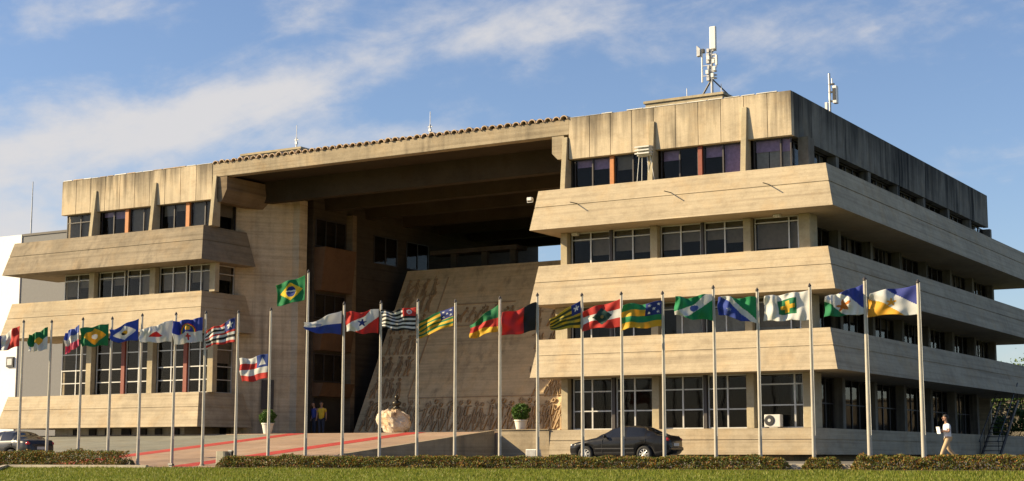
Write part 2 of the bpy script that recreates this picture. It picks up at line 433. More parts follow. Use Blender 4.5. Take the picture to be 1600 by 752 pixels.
# ------------------------------------------------------------------ the ground
ROW0 = Vector((-27.7, -17.8)); ROW1 = Vector((9.2, -13.2))
RD = (ROW1 - ROW0).normalized(); RN = Vector((RD.y, -RD.x))     # along the row of poles, and towards the lawn
def row_st(x, y):
    d = Vector((x, y)) - ROW0
    return d.dot(RD), d.dot(RN)
def row_xy(l, s):
    p = ROW0 + RD * l + RN * s
    return p.x, p.y
def zs(s):
    if s >= 0: return 1.0 - 0.021 * min(s, 24)
    return 1.0 + 0.2 * min(1.0, -s / 8.0)
def gz(x, y): return zs(row_st(x, y)[1])
def sheet(name, mat, ls, ss, lift, label=None):
    mb = MB(); n = len(ss)
    for l in ls:
        for s in ss:
            x, y = row_xy(l, s); mb.v.append((x, y, zs(s) + lift))
    for i in range(len(ls) - 1):
        for j in range(n - 1):
            mb.f.append((i*n+j, (i+1)*n+j, (i+1)*n+j+1, i*n+j+1)); mb.m.append(0)
    o = recalc(mb.build(name, mat)); tag(o, kind='structure')
    if o.data.polygons[0].normal.z < 0: o.data.flip_normals()
    return o
sheet('ground', M['lawn'], [-3000, -600, -150, -60, -20, 0, 20, 40, 60, 100, 200, 700, 3000],
      [-3000, -600, -200, -100, -60, -30, -12, -8, -6, -4, -2, -1, 0, 1, 2, 4, 8, 16, 24, 30, 60, 200, 900], 0)
sheet('road', M['road'], [-60, -20, 0, 20, 40, 60, 90], [-70, -30, -12, -8, -6, -4, -2, -1, -0.6], 0.006)
# soil bed under the hedges
sheet('planting_bed', M['soil'], [-40, -10, 1.0], [-0.55, 0.9, 1.6], 0.012)
sheet('planting_bed', M['soil'], [7.6, 20, 36, 60], [-0.55, 0.9, 1.5], 0.012)
# paved mouth of the ramp between the hedges
sheet('driveway', M['ramp'], [1.02, 7.58], [-3, -1, 0, 1.6], 0.010)

def curb_run(pts, w, h, mat, name='kerb'):
    mb = MB()
    for (x0, y0), (x1, y1) in zip(pts[:-1], pts[1:]):
        d = Vector((x1-x0, y1-y0)); L = d.length; d /= L; nrm = Vector((-d.y, d.x))
        n = max(1, int(L / 1.2))
        for i in range(n):
            a = d * (L * i / n); b = d * (L * (i + 1) / n - 0.012)
            vv = []
            for q in (a, b):
                for sg in (-0.5, 0.5):
                    X = x0 + q.x + nrm.x * w * sg; Y = y0 + q.y + nrm.y * w * sg; Z = gz(X, Y)
                    vv += [(X, Y, Z - 0.05), (X, Y, Z + h)]
            mb.add(vv, [(0,1,3,2),(4,6,7,5),(0,4,5,1),(2,3,7,6),(1,5,7,3),(0,2,6,4)])
    return tag(recalc(mb.build(name, mat)), kind='structure')
pa = on_d(-60, 745, 47); pb = on_d(225, 728, 58)
curb_run([(pa.x, pa.y), row_xy(1.0, 1.7), row_xy(8.0, 1.7)], 0.16, 0.11, M['kerb'])
# lit kerb by the side road
curb_run([(5.0, 9.5), (16, 3.2), (30, -4.0)], 0.5, 0.13, M['kerb'])

# terrace, ramp, apron
TZ = 2.55
RX0, RX1 = -27.4, -15.0
def slope_z(y): return TZ - 0.094 * (-0.6 - y)
def slope_sheet(name, mat, x0, x1, y0, y1, lift, body=True):
    mb = MB()
    if body:
        mb.add([(x0,y1,slope_z(y1)+lift),(x1,y1,slope_z(y1)+lift),(x1,y0,slope_z(y0)+lift),(x0,y0,slope_z(y0)+lift),
                (x0,y1,0.6),(x1,y1,0.6),(x1,y0,0.6),(x0,y0,0.6)],
               [(0,3,2,1),(4,5,6,7),(0,1,5,4),(1,2,6,5),(2,3,7,6),(3,0,4,7)])
    else:
        mb.add([(x0,y1,slope_z(y1)+lift),(x1,y1,slope_z(y1)+lift),(x1,y0,slope_z(y0)+lift),(x0,y0,slope_z(y0)+lift)], [(0,3,2,1)])
    return tag(recalc(mb.build(name, mat)), kind='structure')
slope_sheet('ramp', M['ramp'], RX0, RX1, -17.4, -0.6, 0.0)
slope_sheet('apron', M['apron'], -47.0, RX0 - 0.004, -12.6, -0.6, -0.03)
for xs in (-26.6, -19.3):
    s_ = slope_sheet('ramp_stripe', M['stripe'], xs - 0.6, xs + 0.6, -17.0, -0.62, 0.005, body=False)
    if s_.data.polygons[0].normal.z < 0: s_.data.flip_normals()
mb = MB(); mb.box(-47.0, -11.9, -0.598, 36, 0.8, TZ)
tag(mb.build('terrace', M['ramp']), kind='structure')
# ------------------------------------------------------------------ the building
ROOT = thing('government_building', (-16, 0, 1.2), 'massive board-marked concrete government building with stacked slanted parapet bands and a deep central portal', 'building')
ZT, ZB = 17.27, 15.28
B1T, B1B, B2T, B2B, B3T, B3B, B4T, B4B = 13.76, 11.79, 10.2, 8.3, 6.76, 4.97, 2.6, 1.48
AT, AB = 0.73, 1.57
GLY = 0.32                       # window plane of the fronts
COREY = 2.7
YE = 36.3                        # rear end of the side bands
XL0, XL1, XR0 = -44.94, -33.37, -11.11

def band_R(name, zt, zb, mat, x_l=-12.35, tx=1.755, bx=2.318, ty=AT, by=AB, yend=YE, seam=0.42):
    """slanted parapet band: along the front from x_l to the corner, then along the right-hand side"""
    prof = [(0, zt), (seam, None), (seam, 'g'), (seam + 0.03, 'g'), (seam + 0.03, None), (1, zb)]
    outer = []
    for s, k in prof:
        z = zt + (zb - zt) * s
        g = 0.035 if k == 'g' else 0.0
        outer.append((ty + (by - ty) * s - g, tx + (bx - tx) * s - g, z))
    inner = [(-COREY, -1.9, zb), (-COREY, -1.9, zt)]
    ring = outer + inner
    st = []
    for (fy, sx, z) in ring: st.append((x_l, -fy, z))
    for (fy, sx, z) in ring: st.append((sx, -fy, z))
    for (fy, sx, z) in ring: st.append((sx, yend, z))
    n = len(ring); fs = []
    for k in range(2):
        for i in range(n):
            j = (i + 1) % n
            fs.append((k*n+i, (k+1)*n+i, (k+1)*n+j, k*n+j))
    fs += [tuple(range(n)), tuple(reversed(range(2*n, 3*n)))]
    m = MB(); m.add(st, fs)
    return recalc(m.build(name, mat, ROOT))
band_R('parapet_band', B1T, B1B, M['band'])
band_R('parapet_band', B2T, B2B, M['band'])
band_R('parapet_band', B3T, B3B, M['band'])
# ground floor band: almost upright
band_R('base_band', B4T, B4B, M['band'], x_l=-11.85, tx=0.9, bx=0.98, ty=0.60, by=0.68)

def band_L(name, zt, zb, mat, yend=2.8):
    x_l = -47.93; tx, bx = -33.245, -32.55
    outer = []
    for s, g in [(0, 0), (0.42, 0), (0.42, 0.035), (0.45, 0.035), (0.45, 0), (1, 0)]:
        outer.append((AT + (AB - AT) * s - g, tx + (bx - tx) * s - g, zt + (zb - zt) * s))
    ring = outer + [(-COREY, -34.6, zb), (-COREY, -34.6, zt)]
    st = [(x_l, -fy, z) for fy, sx, z in ring] + [(sx, -fy, z) for fy, sx, z in ring] + [(sx, max(yend, -fy), z) for fy, sx, z in ring]
    n = len(ring); fs = []
    for k in range(2):
        for i in range(n):
            j = (i + 1) % n
            fs.append((k*n+i, (k+1)*n+i, (k+1)*n+j, k*n+j))
    fs += [tuple(range(n)), tuple(reversed(range(2*n, 3*n)))]
    m = MB(); m.add(st, fs)
    return recalc(m.build(name, mat, ROOT))
B4LT, B4LB, B2LB = 4.79, 2.95, 8.08
b = band_L('parapet_band', B1T, B1B, M['band_dark']); b['label'] = 'grey weathered parapet band of the left wing'
band_L('parapet_band', B2T, B2LB, M['band'])
band_L('parapet_band', B4LT, B4LB, M['band'])

# roof panels with open vertical joints
def panels(x0, x1, step, z0, z1):
    m = MB(); n = round((x1 - x0) / step); w = (x1 - x0) / n
    for i in range(n):
        a = x0 + i * w; m.box(a + (0.009 if i else 0), a + w - (0.009 if i < n - 1 else 0), 0, 0.30, z0, z1)
    m.box(x0 + 0.1, x1 - 0.1, 0.28, 0.42, z0 + 0.02, z1 - 0.1)
    return m
o = bevel(panels(XR0, 0.0, 1.11, ZB, ZT).build('roof_panel', M['panel'], ROOT), 0.012, 1)
o = bevel(panels(XL0, XL1, 1.157, ZB, ZT).build('roof_panel', M['panel'], ROOT), 0.012, 1)
m = MB(); n = 30; w = 32.6 / n
for i in range(n): m.box(-0.30, 0.0, 0.302 + i * w, 0.302 + (i + 1) * w - 0.018, ZB, ZT)
m.box(-0.42, -0.28, 0.45, 32.8, ZB + 0.02, ZT - 0.1)
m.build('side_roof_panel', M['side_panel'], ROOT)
# a thin irregular flashing on the edge of each wing's roof
m = MB()
x = XR0 + 0.1
while x < -0.3:
    L = random.uniform(0.5, 1.3); z = ZT + random.uniform(0.0, 0.012)
    if random.random() < 0.8: m.box(x, min(x + L, -0.02), -0.02, 0.36, z + 0.002, z + random.uniform(0.012, 0.045))
    x += L + random.uniform(0.0, 0.12)
m.build('roof_flashing', M['flash'], ROOT)
m = MB(); x = XL0 + 0.1
while x < XL1 - 0.4:
    L = random.uniform(0.4, 1.0); z = ZT + 0.002
    m.box(x, min(x + L, XL1 - 0.02), -0.02, 0.36, z, z + random.uniform(0.015, 0.05), 0 if random.random() < 0.3 else 1)
    x += L + random.uniform(0.0, 0.15)
m.build('roof_flashing', [M['flash'], M['tile']], ROOT)

# cores, slabs
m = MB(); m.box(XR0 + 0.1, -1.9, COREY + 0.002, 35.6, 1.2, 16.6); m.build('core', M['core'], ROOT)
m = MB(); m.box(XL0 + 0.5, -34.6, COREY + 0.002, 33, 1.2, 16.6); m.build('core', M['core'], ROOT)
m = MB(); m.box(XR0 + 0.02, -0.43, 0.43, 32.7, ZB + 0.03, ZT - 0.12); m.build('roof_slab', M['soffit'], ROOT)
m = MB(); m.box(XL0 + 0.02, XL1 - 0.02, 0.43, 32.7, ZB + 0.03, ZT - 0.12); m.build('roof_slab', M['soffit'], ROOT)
# left gable wall of the left wing (behind the glazing)
m = MB(); m.box(XL0 + 0.02, XL0 + 0.32, 0.45, 33, 1.2, ZB + 0.02); m.build('gable_wall', M['pier'], ROOT)
# rear end wall of the right wing, atrium face of the right wing
m = MB(); m.box(-11.3, -1.0, 35.62, 35.85, 1.2, 15.3); m.build('rear_wall', M['pier'], ROOT)
m = MB(); m.box(XR0 - 0.2, XR0 + 0.02, 0.36, 2.898, 1.2, 15.4); m.build('end_wall', M['core'], ROOT)
m = MB(); m.box(XR0 - 0.25, XR0 + 0.05, 2.9, 33, 1.2, 16.6); m.build('inner_wall', M['pier'], ROOT)
# base plinth set back under the base band
m = MB(); m.box(-11.8, -0.4, 0.3, 34, 0.9, B4B - 0.004); m.build('plinth', M['retain'], ROOT)
m = MB(); m.box(XL0 + 0.4, -34.7, -0.2, 2.6, TZ - 1.6, B4LB - 0.004); m.build('plinth', M['pier'], ROOT)
m = MB()
for i in range(7): m.box(-43 + i * 1.25, -42.6 + i * 1.25 + random.uniform(0, .3), -0.31, -0.2, TZ, B4LB - 0.05)
m.build('plinth_louvre', M['core'], ROOT)

# columns
COLX = (-11.38, -6.72, -2.18)
def column(x, z0, z1, y0=-0.04, y1=0.31, w=0.36, mat='column'):
    m = MB(); m.box(x - w / 2, x + w / 2, y0, y1, z0 + 0.003, z1 - 0.003)
    return bevel(m.build('column', M[mat], ROOT), 0.02, 1)
for z0, z1 in ((B2T, B1B), (B3T, B2B), (B4T, B3B)):
    for x in COLX: column(x, z0, z1)
    m = MB(); m.box(0.22, 0.72, -0.03, 0.9, z0 + 0.003, z1 - 0.003); bevel(m.build('column', M['column'], ROOT), 0.02, 1)
# broad pier between the floor windows at the inner end of the second floor
m = MB(); m.box(-11.9, -11.56, 0.05, 0.31, B3T + 0.003, B2B - 0.003); m.build('end_panel', M['column'], ROOT)
for z0, z1 in ((B2T, B1B), (B4LT, B2LB)):
    for x in (-42.25, -37.55, -33.15): column(x, z0, z1, w=0.42)
# top floor columns
for x in (0.05,):
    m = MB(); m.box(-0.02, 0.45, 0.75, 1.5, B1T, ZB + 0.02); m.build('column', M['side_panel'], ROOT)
# tapered fins in front of the roof panels
def fin(x, z_top):
    m = MB()
    prof = [(-0.34, B1T + 0.003), (0.31, B1T + 0.003), (0.31, ZB - 0.01), (-0.003, ZB - 0.006), (-0.003, z_top), (-0.07, z_top)]
    m.prism(prof, x - 0.13, x + 0.13, mp=lambda a, b, h: (h, a, b))
    return bevel(recalc(m.build('fin', M['column'], ROOT)), 0.015, 1)
fin(-11.28, 16.35); fin(-6.72, 16.6); fin(-2.18, 16.75)
fin(-42.2, 16.5); fin(-37.55, 16.55); fin(-33.12, 16.55)

# windows -----------------------------------------------------------
def fmap(a, d, z): return (a, GLY + d, z)
def smap(a, d, z): return (-0.5 - d, a, z)
def window(mp, a0, a1, z0, z1, cols, rows=(), fm='frame', blind=None, bar=0.055, pane='glass'):
    """frame bars, one pane mesh behind the bars, optional blind; cols = inner mullion fractions"""
    m = MB()
    m.mbox(mp, a0, a0 + bar, -0.03, 0.05, z0, z1); m.mbox(mp, a1 - bar, a1, -0.03, 0.05, z0, z1)
    m.mbox(mp, a0 + bar, a1 - bar, -0.03, 0.05, z1 - bar, z1); m.mbox(mp, a0 + bar, a1 - bar, -0.03, 0.05, z0, z0 + bar)
    xs_ = [a0 + (a1 - a0) * c for c in cols]
    for x in xs_: m.mbox(mp, x - bar * 0.6, x + bar * 0.6, -0.032, 0.048, z0 + bar, z1 - bar)
    for r in rows:
        z = z0 + (z1 - z0) * r
        e = [a0 + bar] + [v for x in xs_ for v in (x - bar * 0.6, x + bar * 0.6)] + [a1 - bar]
        for k in range(0, len(e), 2): m.mbox(mp, e[k], e[k + 1], -0.028, 0.044, z - bar * 0.45, z + bar * 0.45)
    w_ = recalc(m.build('window', M[fm], ROOT))
    g = MB(); g.add([mp(a0 + 0.01, 0.012, z0 + 0.01), mp(a1 - 0.01, 0.012, z0 + 0.01), mp(a1 - 0.01, 0.012, z1 - 0.01), mp(a0 + 0.01, 0.012, z1 - 0.01)], [(0, 1, 2, 3)])
    g.build('pane', M[pane], w_)
    if blind:
        bm_ = MB(); bmat = blind[0]
        segs = [a0 + 0.05] + xs_ + [a1 - 0.05]
        for k in range(len(segs) - 1):
            fr = blind[1][k % len(blind[1])]
            if fr > 0: bm_.mbox(mp, segs[k] + 0.02, segs[k + 1] - 0.02, 0.14, 0.155, z1 - (z1 - z0) * fr, z1 - 0.04)
        if bm_.v: recalc(bm_.build('blind', M[bmat], w_))
    return w_
def post(mp, a, z0, z1, mat, w=0.2):
    m = MB(); m.mbox(mp, a - w / 2, a + w / 2, -0.14, 0.1, z0 + 0.004, z1 - 0.004)
    return recalc(m.build('post', M[mat], ROOT))

E_ = 0.004
# right wing, top floor
z0, z1 = B1T + E_, ZB - E_
window(fmap, -10.95, -9.05, z0, z1, (0.5,), fm='frame_dark', blind=('blind_violet', (0.25, 0.35)))
post(fmap, -8.93, z0, z1, 'post_orange')
window(fmap, -8.82, -6.95, z0, z1, (0.5,), fm='frame_dark', blind=('blind', (0.45, 0.0)))
window(fmap, -6.45, -4.58, z0, z1, (0.5,), fm='frame_dark', blind=('blind_violet', (0.32, 0.0)))
post(fmap, -4.46, z0, z1, 'post_red')
window(fmap, -4.34, -2.42, z0, z1, (0.5,), fm='frame_dark', blind=('blind_violet', (0.35, 1.0)))
window(fmap, -1.92, -0.15, z0, z1, (0.72,), fm='frame_dark', blind=('blind_violet', (0.36, 0.40)))
m = MB(); m.box(-1.85, -1.3, GLY + 0.2, GLY + 0.22, z0, z1 - 0.5); m.box(-0.62, -0.2, GLY + 0.2, GLY + 0.22, z0, z1 - 0.5); m.box(-1.25, -0.66, GLY + 0.2, GLY + 0.22, z0, z1 - 0.5)
m.build('curtain', M['blind_white'], ROOT)
# right wing, third and second floors
for z0, z1, bl in ((B2T + E_, B1B - E_, (0.62, 0.5, 0.25, 0.7)), (B3T + E_, B2B - E_, (0.0, 0.4, 0.2))):
    for (a0, a1), bb in (((-11.15, -9.1), 'blind'), ((-8.95, -6.92), 'blind'), ((-6.52, -4.5), 'blind'), ((-4.35, -2.38), 'blind')):
        window(fmap, a0, a1, z0, z1, (0.5,), rows=(0.78,), fm='frame', blind=(bb, tuple(random.sample(bl, len(bl)))))
        post(fmap, a1 + 0.075, z0, z1, 'frame_dark', 0.13)
    window(fmap, -1.95, 0.1, z0, z1, (0.78,), rows=(0.85,), blind=('blind', (0.85, 0.9)))
# second floor: white boards behind the glass on the right hand bays
m = MB()
for a0, a1 in ((-5.9, -4.7), (-4.15, -2.6), (-1.9, -0.3)): m.box(a0, a1, GLY + 0.2, GLY + 0.22, B3T + 0.02, B2B - 0.4)
m.build('curtain', M['blind_white'], ROOT)
# ground floor of the right wing
z0, z1 = B4T + E_, B3B - E_
for a0, a1 in ((-11.1, -9.05), (-8.85, -6.93), (-6.5, -4.5), (-4.3, -2.4)):
    window(fmap, a0, a1, z0, z1, (0.49,), rows=(0.36, 0.74), fm='frame', bar=0.06)
    post(fmap, a1 + 0.09, z0, z1, 'frame_dark', 0.16)
window(fmap, -1.93, 0.15, z0, z1, (0.8,), rows=(0.42, 0.8), fm='frame', bar=0.06)
# left wing
z0, z1 = B1T + E_, ZB - E_
window(fmap, -44.75, -42.5, z0, z1, (0.5,), fm='frame_dark', rows=(0.7,), blind=('blind', (1.0, 1.0)))
window(fmap, -41.95, -40.0, z0, z1, (0.5,), fm='frame_dark', blind=('blind_violet', (0.2, 0.3)))
post(fmap, -39.86, z0, z1, 'post_orange', 0.26)
window(fmap, -39.7, -37.8, z0, z1, (0.55,), fm='frame_dark', blind=('blind', (0.85, 1.0)))
window(fmap, -37.3, -35.4, z0, z1, (0.5,), fm='frame_dark', blind=('blind', (0.4, 0.25)))
post(fmap, -35.26, z0, z1, 'post_orange', 0.26)
window(fmap, -35.1, -33.4, z0, z1, (0.6,), fm='frame_dark', blind=('blind', (0.95, 0.9)))
z0, z1 = B2T + E_, B1B - E_
for a0, a1 in ((-44.75, -42.5), (-41.95, -39.95), (-39.75, -37.8), (-37.3, -35.3), (-35.1, -33.4)):
    window(fmap, a0, a1, z0, z1, (0.5,), rows=(0.76,), fm='frame', blind=('blind', (random.choice((0.3, 0.6, 0.8)), random.choice((0, 0.5, 0.9)))))
z0, z1 = B4LT + E_, B2LB - E_
for a0, a1 in ((-44.75, -42.5), (-41.95, -39.95), (-39.65, -37.8), (-37.3, -35.3), (-35.0, -33.4)):
    window(fmap, a0, a1, z0, z1, (0.52,), rows=(0.22, 0.44, 0.72), fm='frame', bar=0.06)
for a in (-39.8, -35.15): post(fmap, a, z0, z1, 'post_red', 0.26)
# short return of the left wing facing the portal
def rmap(a, d, z): return (-33.62 - d, a, z)
for z0, z1, rows in ((B1T + E_, ZB - E_, ()), (B2T + E_, B1B - E_, (0.7,)), (B4LT + E_, B2LB - E_, (0.22, 0.44, 0.72))):
    window(rmap, 0.5, 2.25, z0, z1, (), rows=rows, fm='frame_dark' if not rows else 'frame', blind=('blind', (0.5,)))
# long right-hand side
for z0, z1 in ((B1T + E_, ZB - E_), (B2T + E_, B1B - E_), (B3T + E_, B2B - E_), (B4T + E_, B3B - E_)):
    window(smap, 0.55, 1.46, z0, z1, (), fm='frame_dark')
ybays = [(1.5 + i * 4.62, 1.5 + (i + 1) * 4.62) for i in range(7)]
for fl, (z0, z1, rows) in enumerate(((B1T + E_, ZB - E_, ()), (B2T + E_, B1B - E_, ()), (B3T + E_, B2B - E_, ()), (B4T + E_, B3B - E_, (0.5,)))):
    for i, (a0, a1) in enumerate(ybays):
        if fl == 3 and i == 6: continue
        window(smap, a0 + 0.02, a1 - 0.42, z0, z1, (0.25, 0.5, 0.75), rows=rows, fm='frame_dark', blind=('blind', tuple(random.choice((0, 0, 0.35, 0.6)) for _ in range(4))) if fl < 3 else None)
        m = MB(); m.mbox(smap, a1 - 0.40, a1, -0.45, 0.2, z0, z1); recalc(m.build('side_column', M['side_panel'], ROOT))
# ground floor corner: dark recessed entrance wall
# drain spouts
for x, z in ((-10.1, 12.95), (-5.35, 13.05), (-0.7, 13.0)):
    m = MB(); m.tube((x, -0.85, z), (x, -1.7, z - 0.03), 0.022, n=8); m.build('drain_spout', M['black_metal'], ROOT)
# lights under the soffits
for p in (on_y(899, 357, 0.2), on_y(1214, 332, -0.3)):
    m = MB(); m.box(p.x - 0.16, p.x + 0.16, p.y - 0.12, p.y + 0.12, B1B - 0.14, B1B - 0.002); bevel(m.build('ceiling_light', M['plastic_white'], ROOT), 0.03)

# ---------------------------------------------------- the portal roof
PX0, PX1 = XL1 + 0.004, XR0 - 0.004
m = MB(); m.box(PX0, PX1, 0.02, 0.55, 16.48, ZT - 0.05); bevel(m.build('roof_beam', M['beam'], ROOT), 0.015, 1)
m = MB()
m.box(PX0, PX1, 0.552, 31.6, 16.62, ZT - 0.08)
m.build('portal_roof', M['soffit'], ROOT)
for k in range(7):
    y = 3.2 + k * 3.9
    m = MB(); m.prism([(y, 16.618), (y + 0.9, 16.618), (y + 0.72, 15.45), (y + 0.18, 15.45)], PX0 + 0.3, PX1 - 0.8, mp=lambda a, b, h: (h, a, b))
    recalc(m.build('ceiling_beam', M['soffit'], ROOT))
# edge beams running into the depth on both sides
m = MB(); m.prism([(-33.3, 16.47), (-32.35, 16.47), (-32.35, 15.75), (-32.7, 15.1), (-33.3, 15.1)], 0.05, 31.6, mp=lambda a, b, h: (a, h, b)); recalc(m.build('edge_beam', M['edge'], ROOT))
m = MB(); m.prism([(-11.4, 16.47), (-12.05, 16.47), (-12.05, 15.65), (-11.75, 15.35), (-11.4, 15.35)], 0.05, 31.6, mp=lambda a, b, h: (a, h, b)); recalc(m.build('edge_beam', M['beam'], ROOT))
# clay ridge tiles along the front edge of the portal roof
m = MB(); n = 50; w = (PX1 - PX0) / n
for i in range(n):
    cx_ = PX0 + (i + 0.5) * w; r = w * random.uniform(0.40, 0.47); h = random.uniform(0.8, 1.05); dz = random.uniform(-0.01, 0.012)
    y0 = -0.06 + random.uniform(-0.03, 0.03)
    poly = [(cx_ + r * math.cos(t), ZT - 0.045 + dz + r * h * math.sin(t)) for t in [math.pi * k / 8 for k in range(9)]]
    inn = [(cx_ + r * 0.8 * math.cos(t), ZT - 0.045 + dz + r * h * 0.78 * math.sin(t)) for t in [math.pi * k / 8 for k in range(8, -1, -1)]]
    tilt = 0.05
    pts = poly + inn; q = len(pts)
    m.add([(a, y0, b) for a, b in pts] + [(a, y0 + 1.6, b + tilt) for a, b in pts],
          [(k, k + 1, 17 - (k + 1), 17 - k) for k in range(8)] + [(k, q + k, q + k + 1, k + 1) for k in range(8)] + [(9 + k, 9 + k + 1, q + 9 + k + 1, q + 9 + k) for k in range(8)], 0)
recalc(m.build('ridge_tiles', M['tile'], ROOT))
# low roof storeys set back on the wings
for (ua, va), (ub, vb), yy in (((1005, 157), (1130, 145), 4.2), ((375, 241), (470, 229), 4.2)):
    a_ = on_y(ua, va, yy); b_ = on_y(ub, vb, yy); zz = (a_.z + b_.z) / 2
    m = MB(); m.box(a_.x + 0.08, b_.x - 0.08, yy + 0.08, yy + 6, ZT - 0.1, zz - 0.12); m.box(a_.x, b_.x, yy, yy + 6.1, zz - 0.118, zz); m.build('roof_storey', M['column'], ROOT)

# ---------------------------------------------------- portal interior
pier = [(-33.62, 2.32), (-31.62, 4.84), (-31.2, 4.9), (-31.2, 5.6), (-32.4, 6.2), (-34.5, 6.2), (-34.5, 2.9)]
m = MB(); m.prism(pier, TZ - 0.5, 15.74); recalc(m.build('pier', M['pier'], ROOT))
m = MB(); m.prism([(-33.56, 2.28), (-31.66, 4.70), (-31.6, 4.62), (-33.5, 2.24)], 15.5, 15.68); recalc(m.build('pier_cornice', M['pier'], ROOT))
# narrow dark slot on the pier
pd = Vector((2.0, 2.52, 0)).normalized(); pn = Vector((pd.y, -pd.x, 0))
def pmap(a, d, z): q = Vector((-33.62, 2.32, 0)) + pd * a - pn * d; return (q.x, q.y, z)
zq = on_x(423, 594, -32.3).z; zq0 = on_x(423, 640, -32.3).z
m = MB(); m.mbox(pmap, 1.62, 2.30, -0.08, -0.004, zq0, zq); recalc(m.build('wall_plaque', M['frame_dark'], ROOT))
# left inner wall
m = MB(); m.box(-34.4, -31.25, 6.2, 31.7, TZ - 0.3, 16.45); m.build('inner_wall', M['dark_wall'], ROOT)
def imap(a, d, z): return (-31.22 - d, a, z)
for z0, z1 in ((13.3, 14.9), (9.2, 10.6), (5.6, 7.2)):
    window(imap, 6.4, 9.2, z0, z1, (0.33, 0.66), fm='frame_dark')
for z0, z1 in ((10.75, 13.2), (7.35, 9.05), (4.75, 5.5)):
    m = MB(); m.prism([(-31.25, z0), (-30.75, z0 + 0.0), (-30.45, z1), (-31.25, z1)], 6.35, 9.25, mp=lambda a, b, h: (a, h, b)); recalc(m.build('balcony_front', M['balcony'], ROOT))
m = MB(); m.box(-31.3, -30.8, 9.32, 9.72, TZ, 15.4); m.build('inner_post', M['edge'], ROOT)
for yy in (12, 15.4):
    window(imap, yy, yy + 2.4, 12.9, 14.6, (0.5,), fm='frame_dark')
m = MB(); m.box(-31.248, -31.2, 6.5, 9.0, TZ, TZ + 2.1); m.build('doorway', M['core'], ROOT)
# hall block behind the mural
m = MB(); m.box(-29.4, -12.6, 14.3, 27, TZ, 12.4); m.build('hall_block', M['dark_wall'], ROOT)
m = MB(); m.box(-29.0, -23.2, 15.2, 16.0, 12.402, 12.6); m.box(-29.2, -23.0, 15.0, 16.2, 13.55, 13.8); m.build('hall_roof', M['dark_wall'], ROOT)
for a in (-27.6, -25.4, -23.4):
    m = MB(); m.box(a - 0.2, a + 0.2, 15.2, 15.5, 12.602, 13.548); m.build('hall_post', M['dark_wall'], ROOT)

# ---------------------------------------------------- inclined mural wall
MX0, MX1 = -30.0, -12.7
MY0, MY1, MZ0, MZ1 = 8.5, 13.8, TZ, 12.5
def mur(a, h, d=0.0):            # a along the wall from 0 to 1, h up the slope from 0 to 1, d out of the wall
    y = MY0 + (MY1 - MY0) * h; z = MZ0 + (MZ1 - MZ0) * h
    L = math.hypot(MY1 - MY0, MZ1 - MZ0)
    return (MX0 + (MX1 - MX0) * a, y - d * (MZ1 - MZ0) / L, z + d * (MY1 - MY0) / L)
m = MB(); m.prism([(MY0, MZ0), (MY1, MZ1), (MY1 + 0.45, MZ1), (MY1 + 0.45, MZ0)], MX0, MX1, mp=lambda a, b, h: (h, a, b))
mural = recalc(m.build('mural_wall', M['mural'], ROOT))
rl = MB()
Wm, Hm = MX1 - MX0, math.hypot(MY1 - MY0, MZ1 - MZ0)
def rbar(p, q, w, d=0.09):       # raised bar on the mural, coordinates in metres along / up the wall
    p = Vector(p); q = Vector(q); t = (q - p)
    if t.length < 1e-4: return
    t.normalize(); nn = Vector((-t.y, t.x)) * (w / 2)
    pts = [p - nn, p + nn, q + nn * 0.7, q - nn * 0.7]
    lo = [mur(a.x / Wm, a.y / Hm, -0.02) for a in pts]; hi = [mur(a.x / Wm, a.y / Hm, d) for a in pts]
    rl.add(lo + hi, [(4, 5, 6, 7), (0, 1, 5, 4), (1, 2, 6, 5), (2, 3, 7, 6), (3, 0, 4, 7)])
def rfigure(x, y, h, lean):
    """generic standing figure in low relief"""
    d = random.uniform(0.07, 0.13); w = h * random.uniform(0.035, 0.055)
    hip = (x + lean * 0.4, y + h * 0.46); sh = (x + lean, y + h * 0.80)
    rbar((x - h * 0.10, y), hip, w, d); rbar((x + h * 0.13, y), hip, w, d * 0.8)
    rbar((hip[0] - w, hip[1]), (sh[0] - w, sh[1]), w, d); rbar((hip[0] + w, hip[1]), (sh[0] + w, sh[1]), w, d)
    hd = Vector((sh[0] + random.uniform(-0.05, 0.05), y + h * 0.93)); hr = h * 0.055
    for k in range(6):                       # head as a small ring of strokes
        a, b = k * math.pi / 3, (k + 1) * math.pi / 3
        rbar((hd.x + hr * math.cos(a), hd.y + hr * 1.25 * math.sin(a)), (hd.x + hr * math.cos(b), hd.y + hr * 1.25 * math.sin(b)), w * 0.8, d)
    for k in range(random.randint(3, 6)):    # folds of the robe
        fx = x + random.uniform(-0.17, 0.17) * h; z0_ = y + random.uniform(0.02, 0.3) * h; ln = random.uniform(0.2, 0.5) * h; p_ = (fx, z0_)
        for q_ in range(3):
            nx = (p_[0] + random.uniform(-.035, .035) * h, p_[1] + ln / 3); rbar(p_, nx, w * 0.6, d * 0.7); p_ = nx
    for sg in (-1, 1):
        el = (sh[0] + sg * h * random.uniform(0.10, 0.2), y + h * random.uniform(0.55, 0.95))
        rbar(sh, el, w * 0.7, d * 0.8)
        rbar(el, (el[0] + random.uniform(-0.16, 0.16) * h, el[1] + random.uniform(-0.2, 0.25) * h), w * 0.6, d * 0.7)
for i in range(30):              # bottom row
    rfigure(0.6 + i * (Wm - 1.0) / 29.5, 0.22 + random.uniform(0, .1), random.uniform(1.7, 2.0), random.uniform(-0.15, 0.15))
for k in range(5):               # left-hand strip
    for j in range(4):
        rfigure(0.5 + j * 0.6 + random.uniform(-.1, .1), 2.4 + k * 1.45, 1.3, random.uniform(-0.2, 0.2))
for j in range(4): rfigure(0.5 + j * 0.62, 9.3, 1.25, random.uniform(-.1, .1))
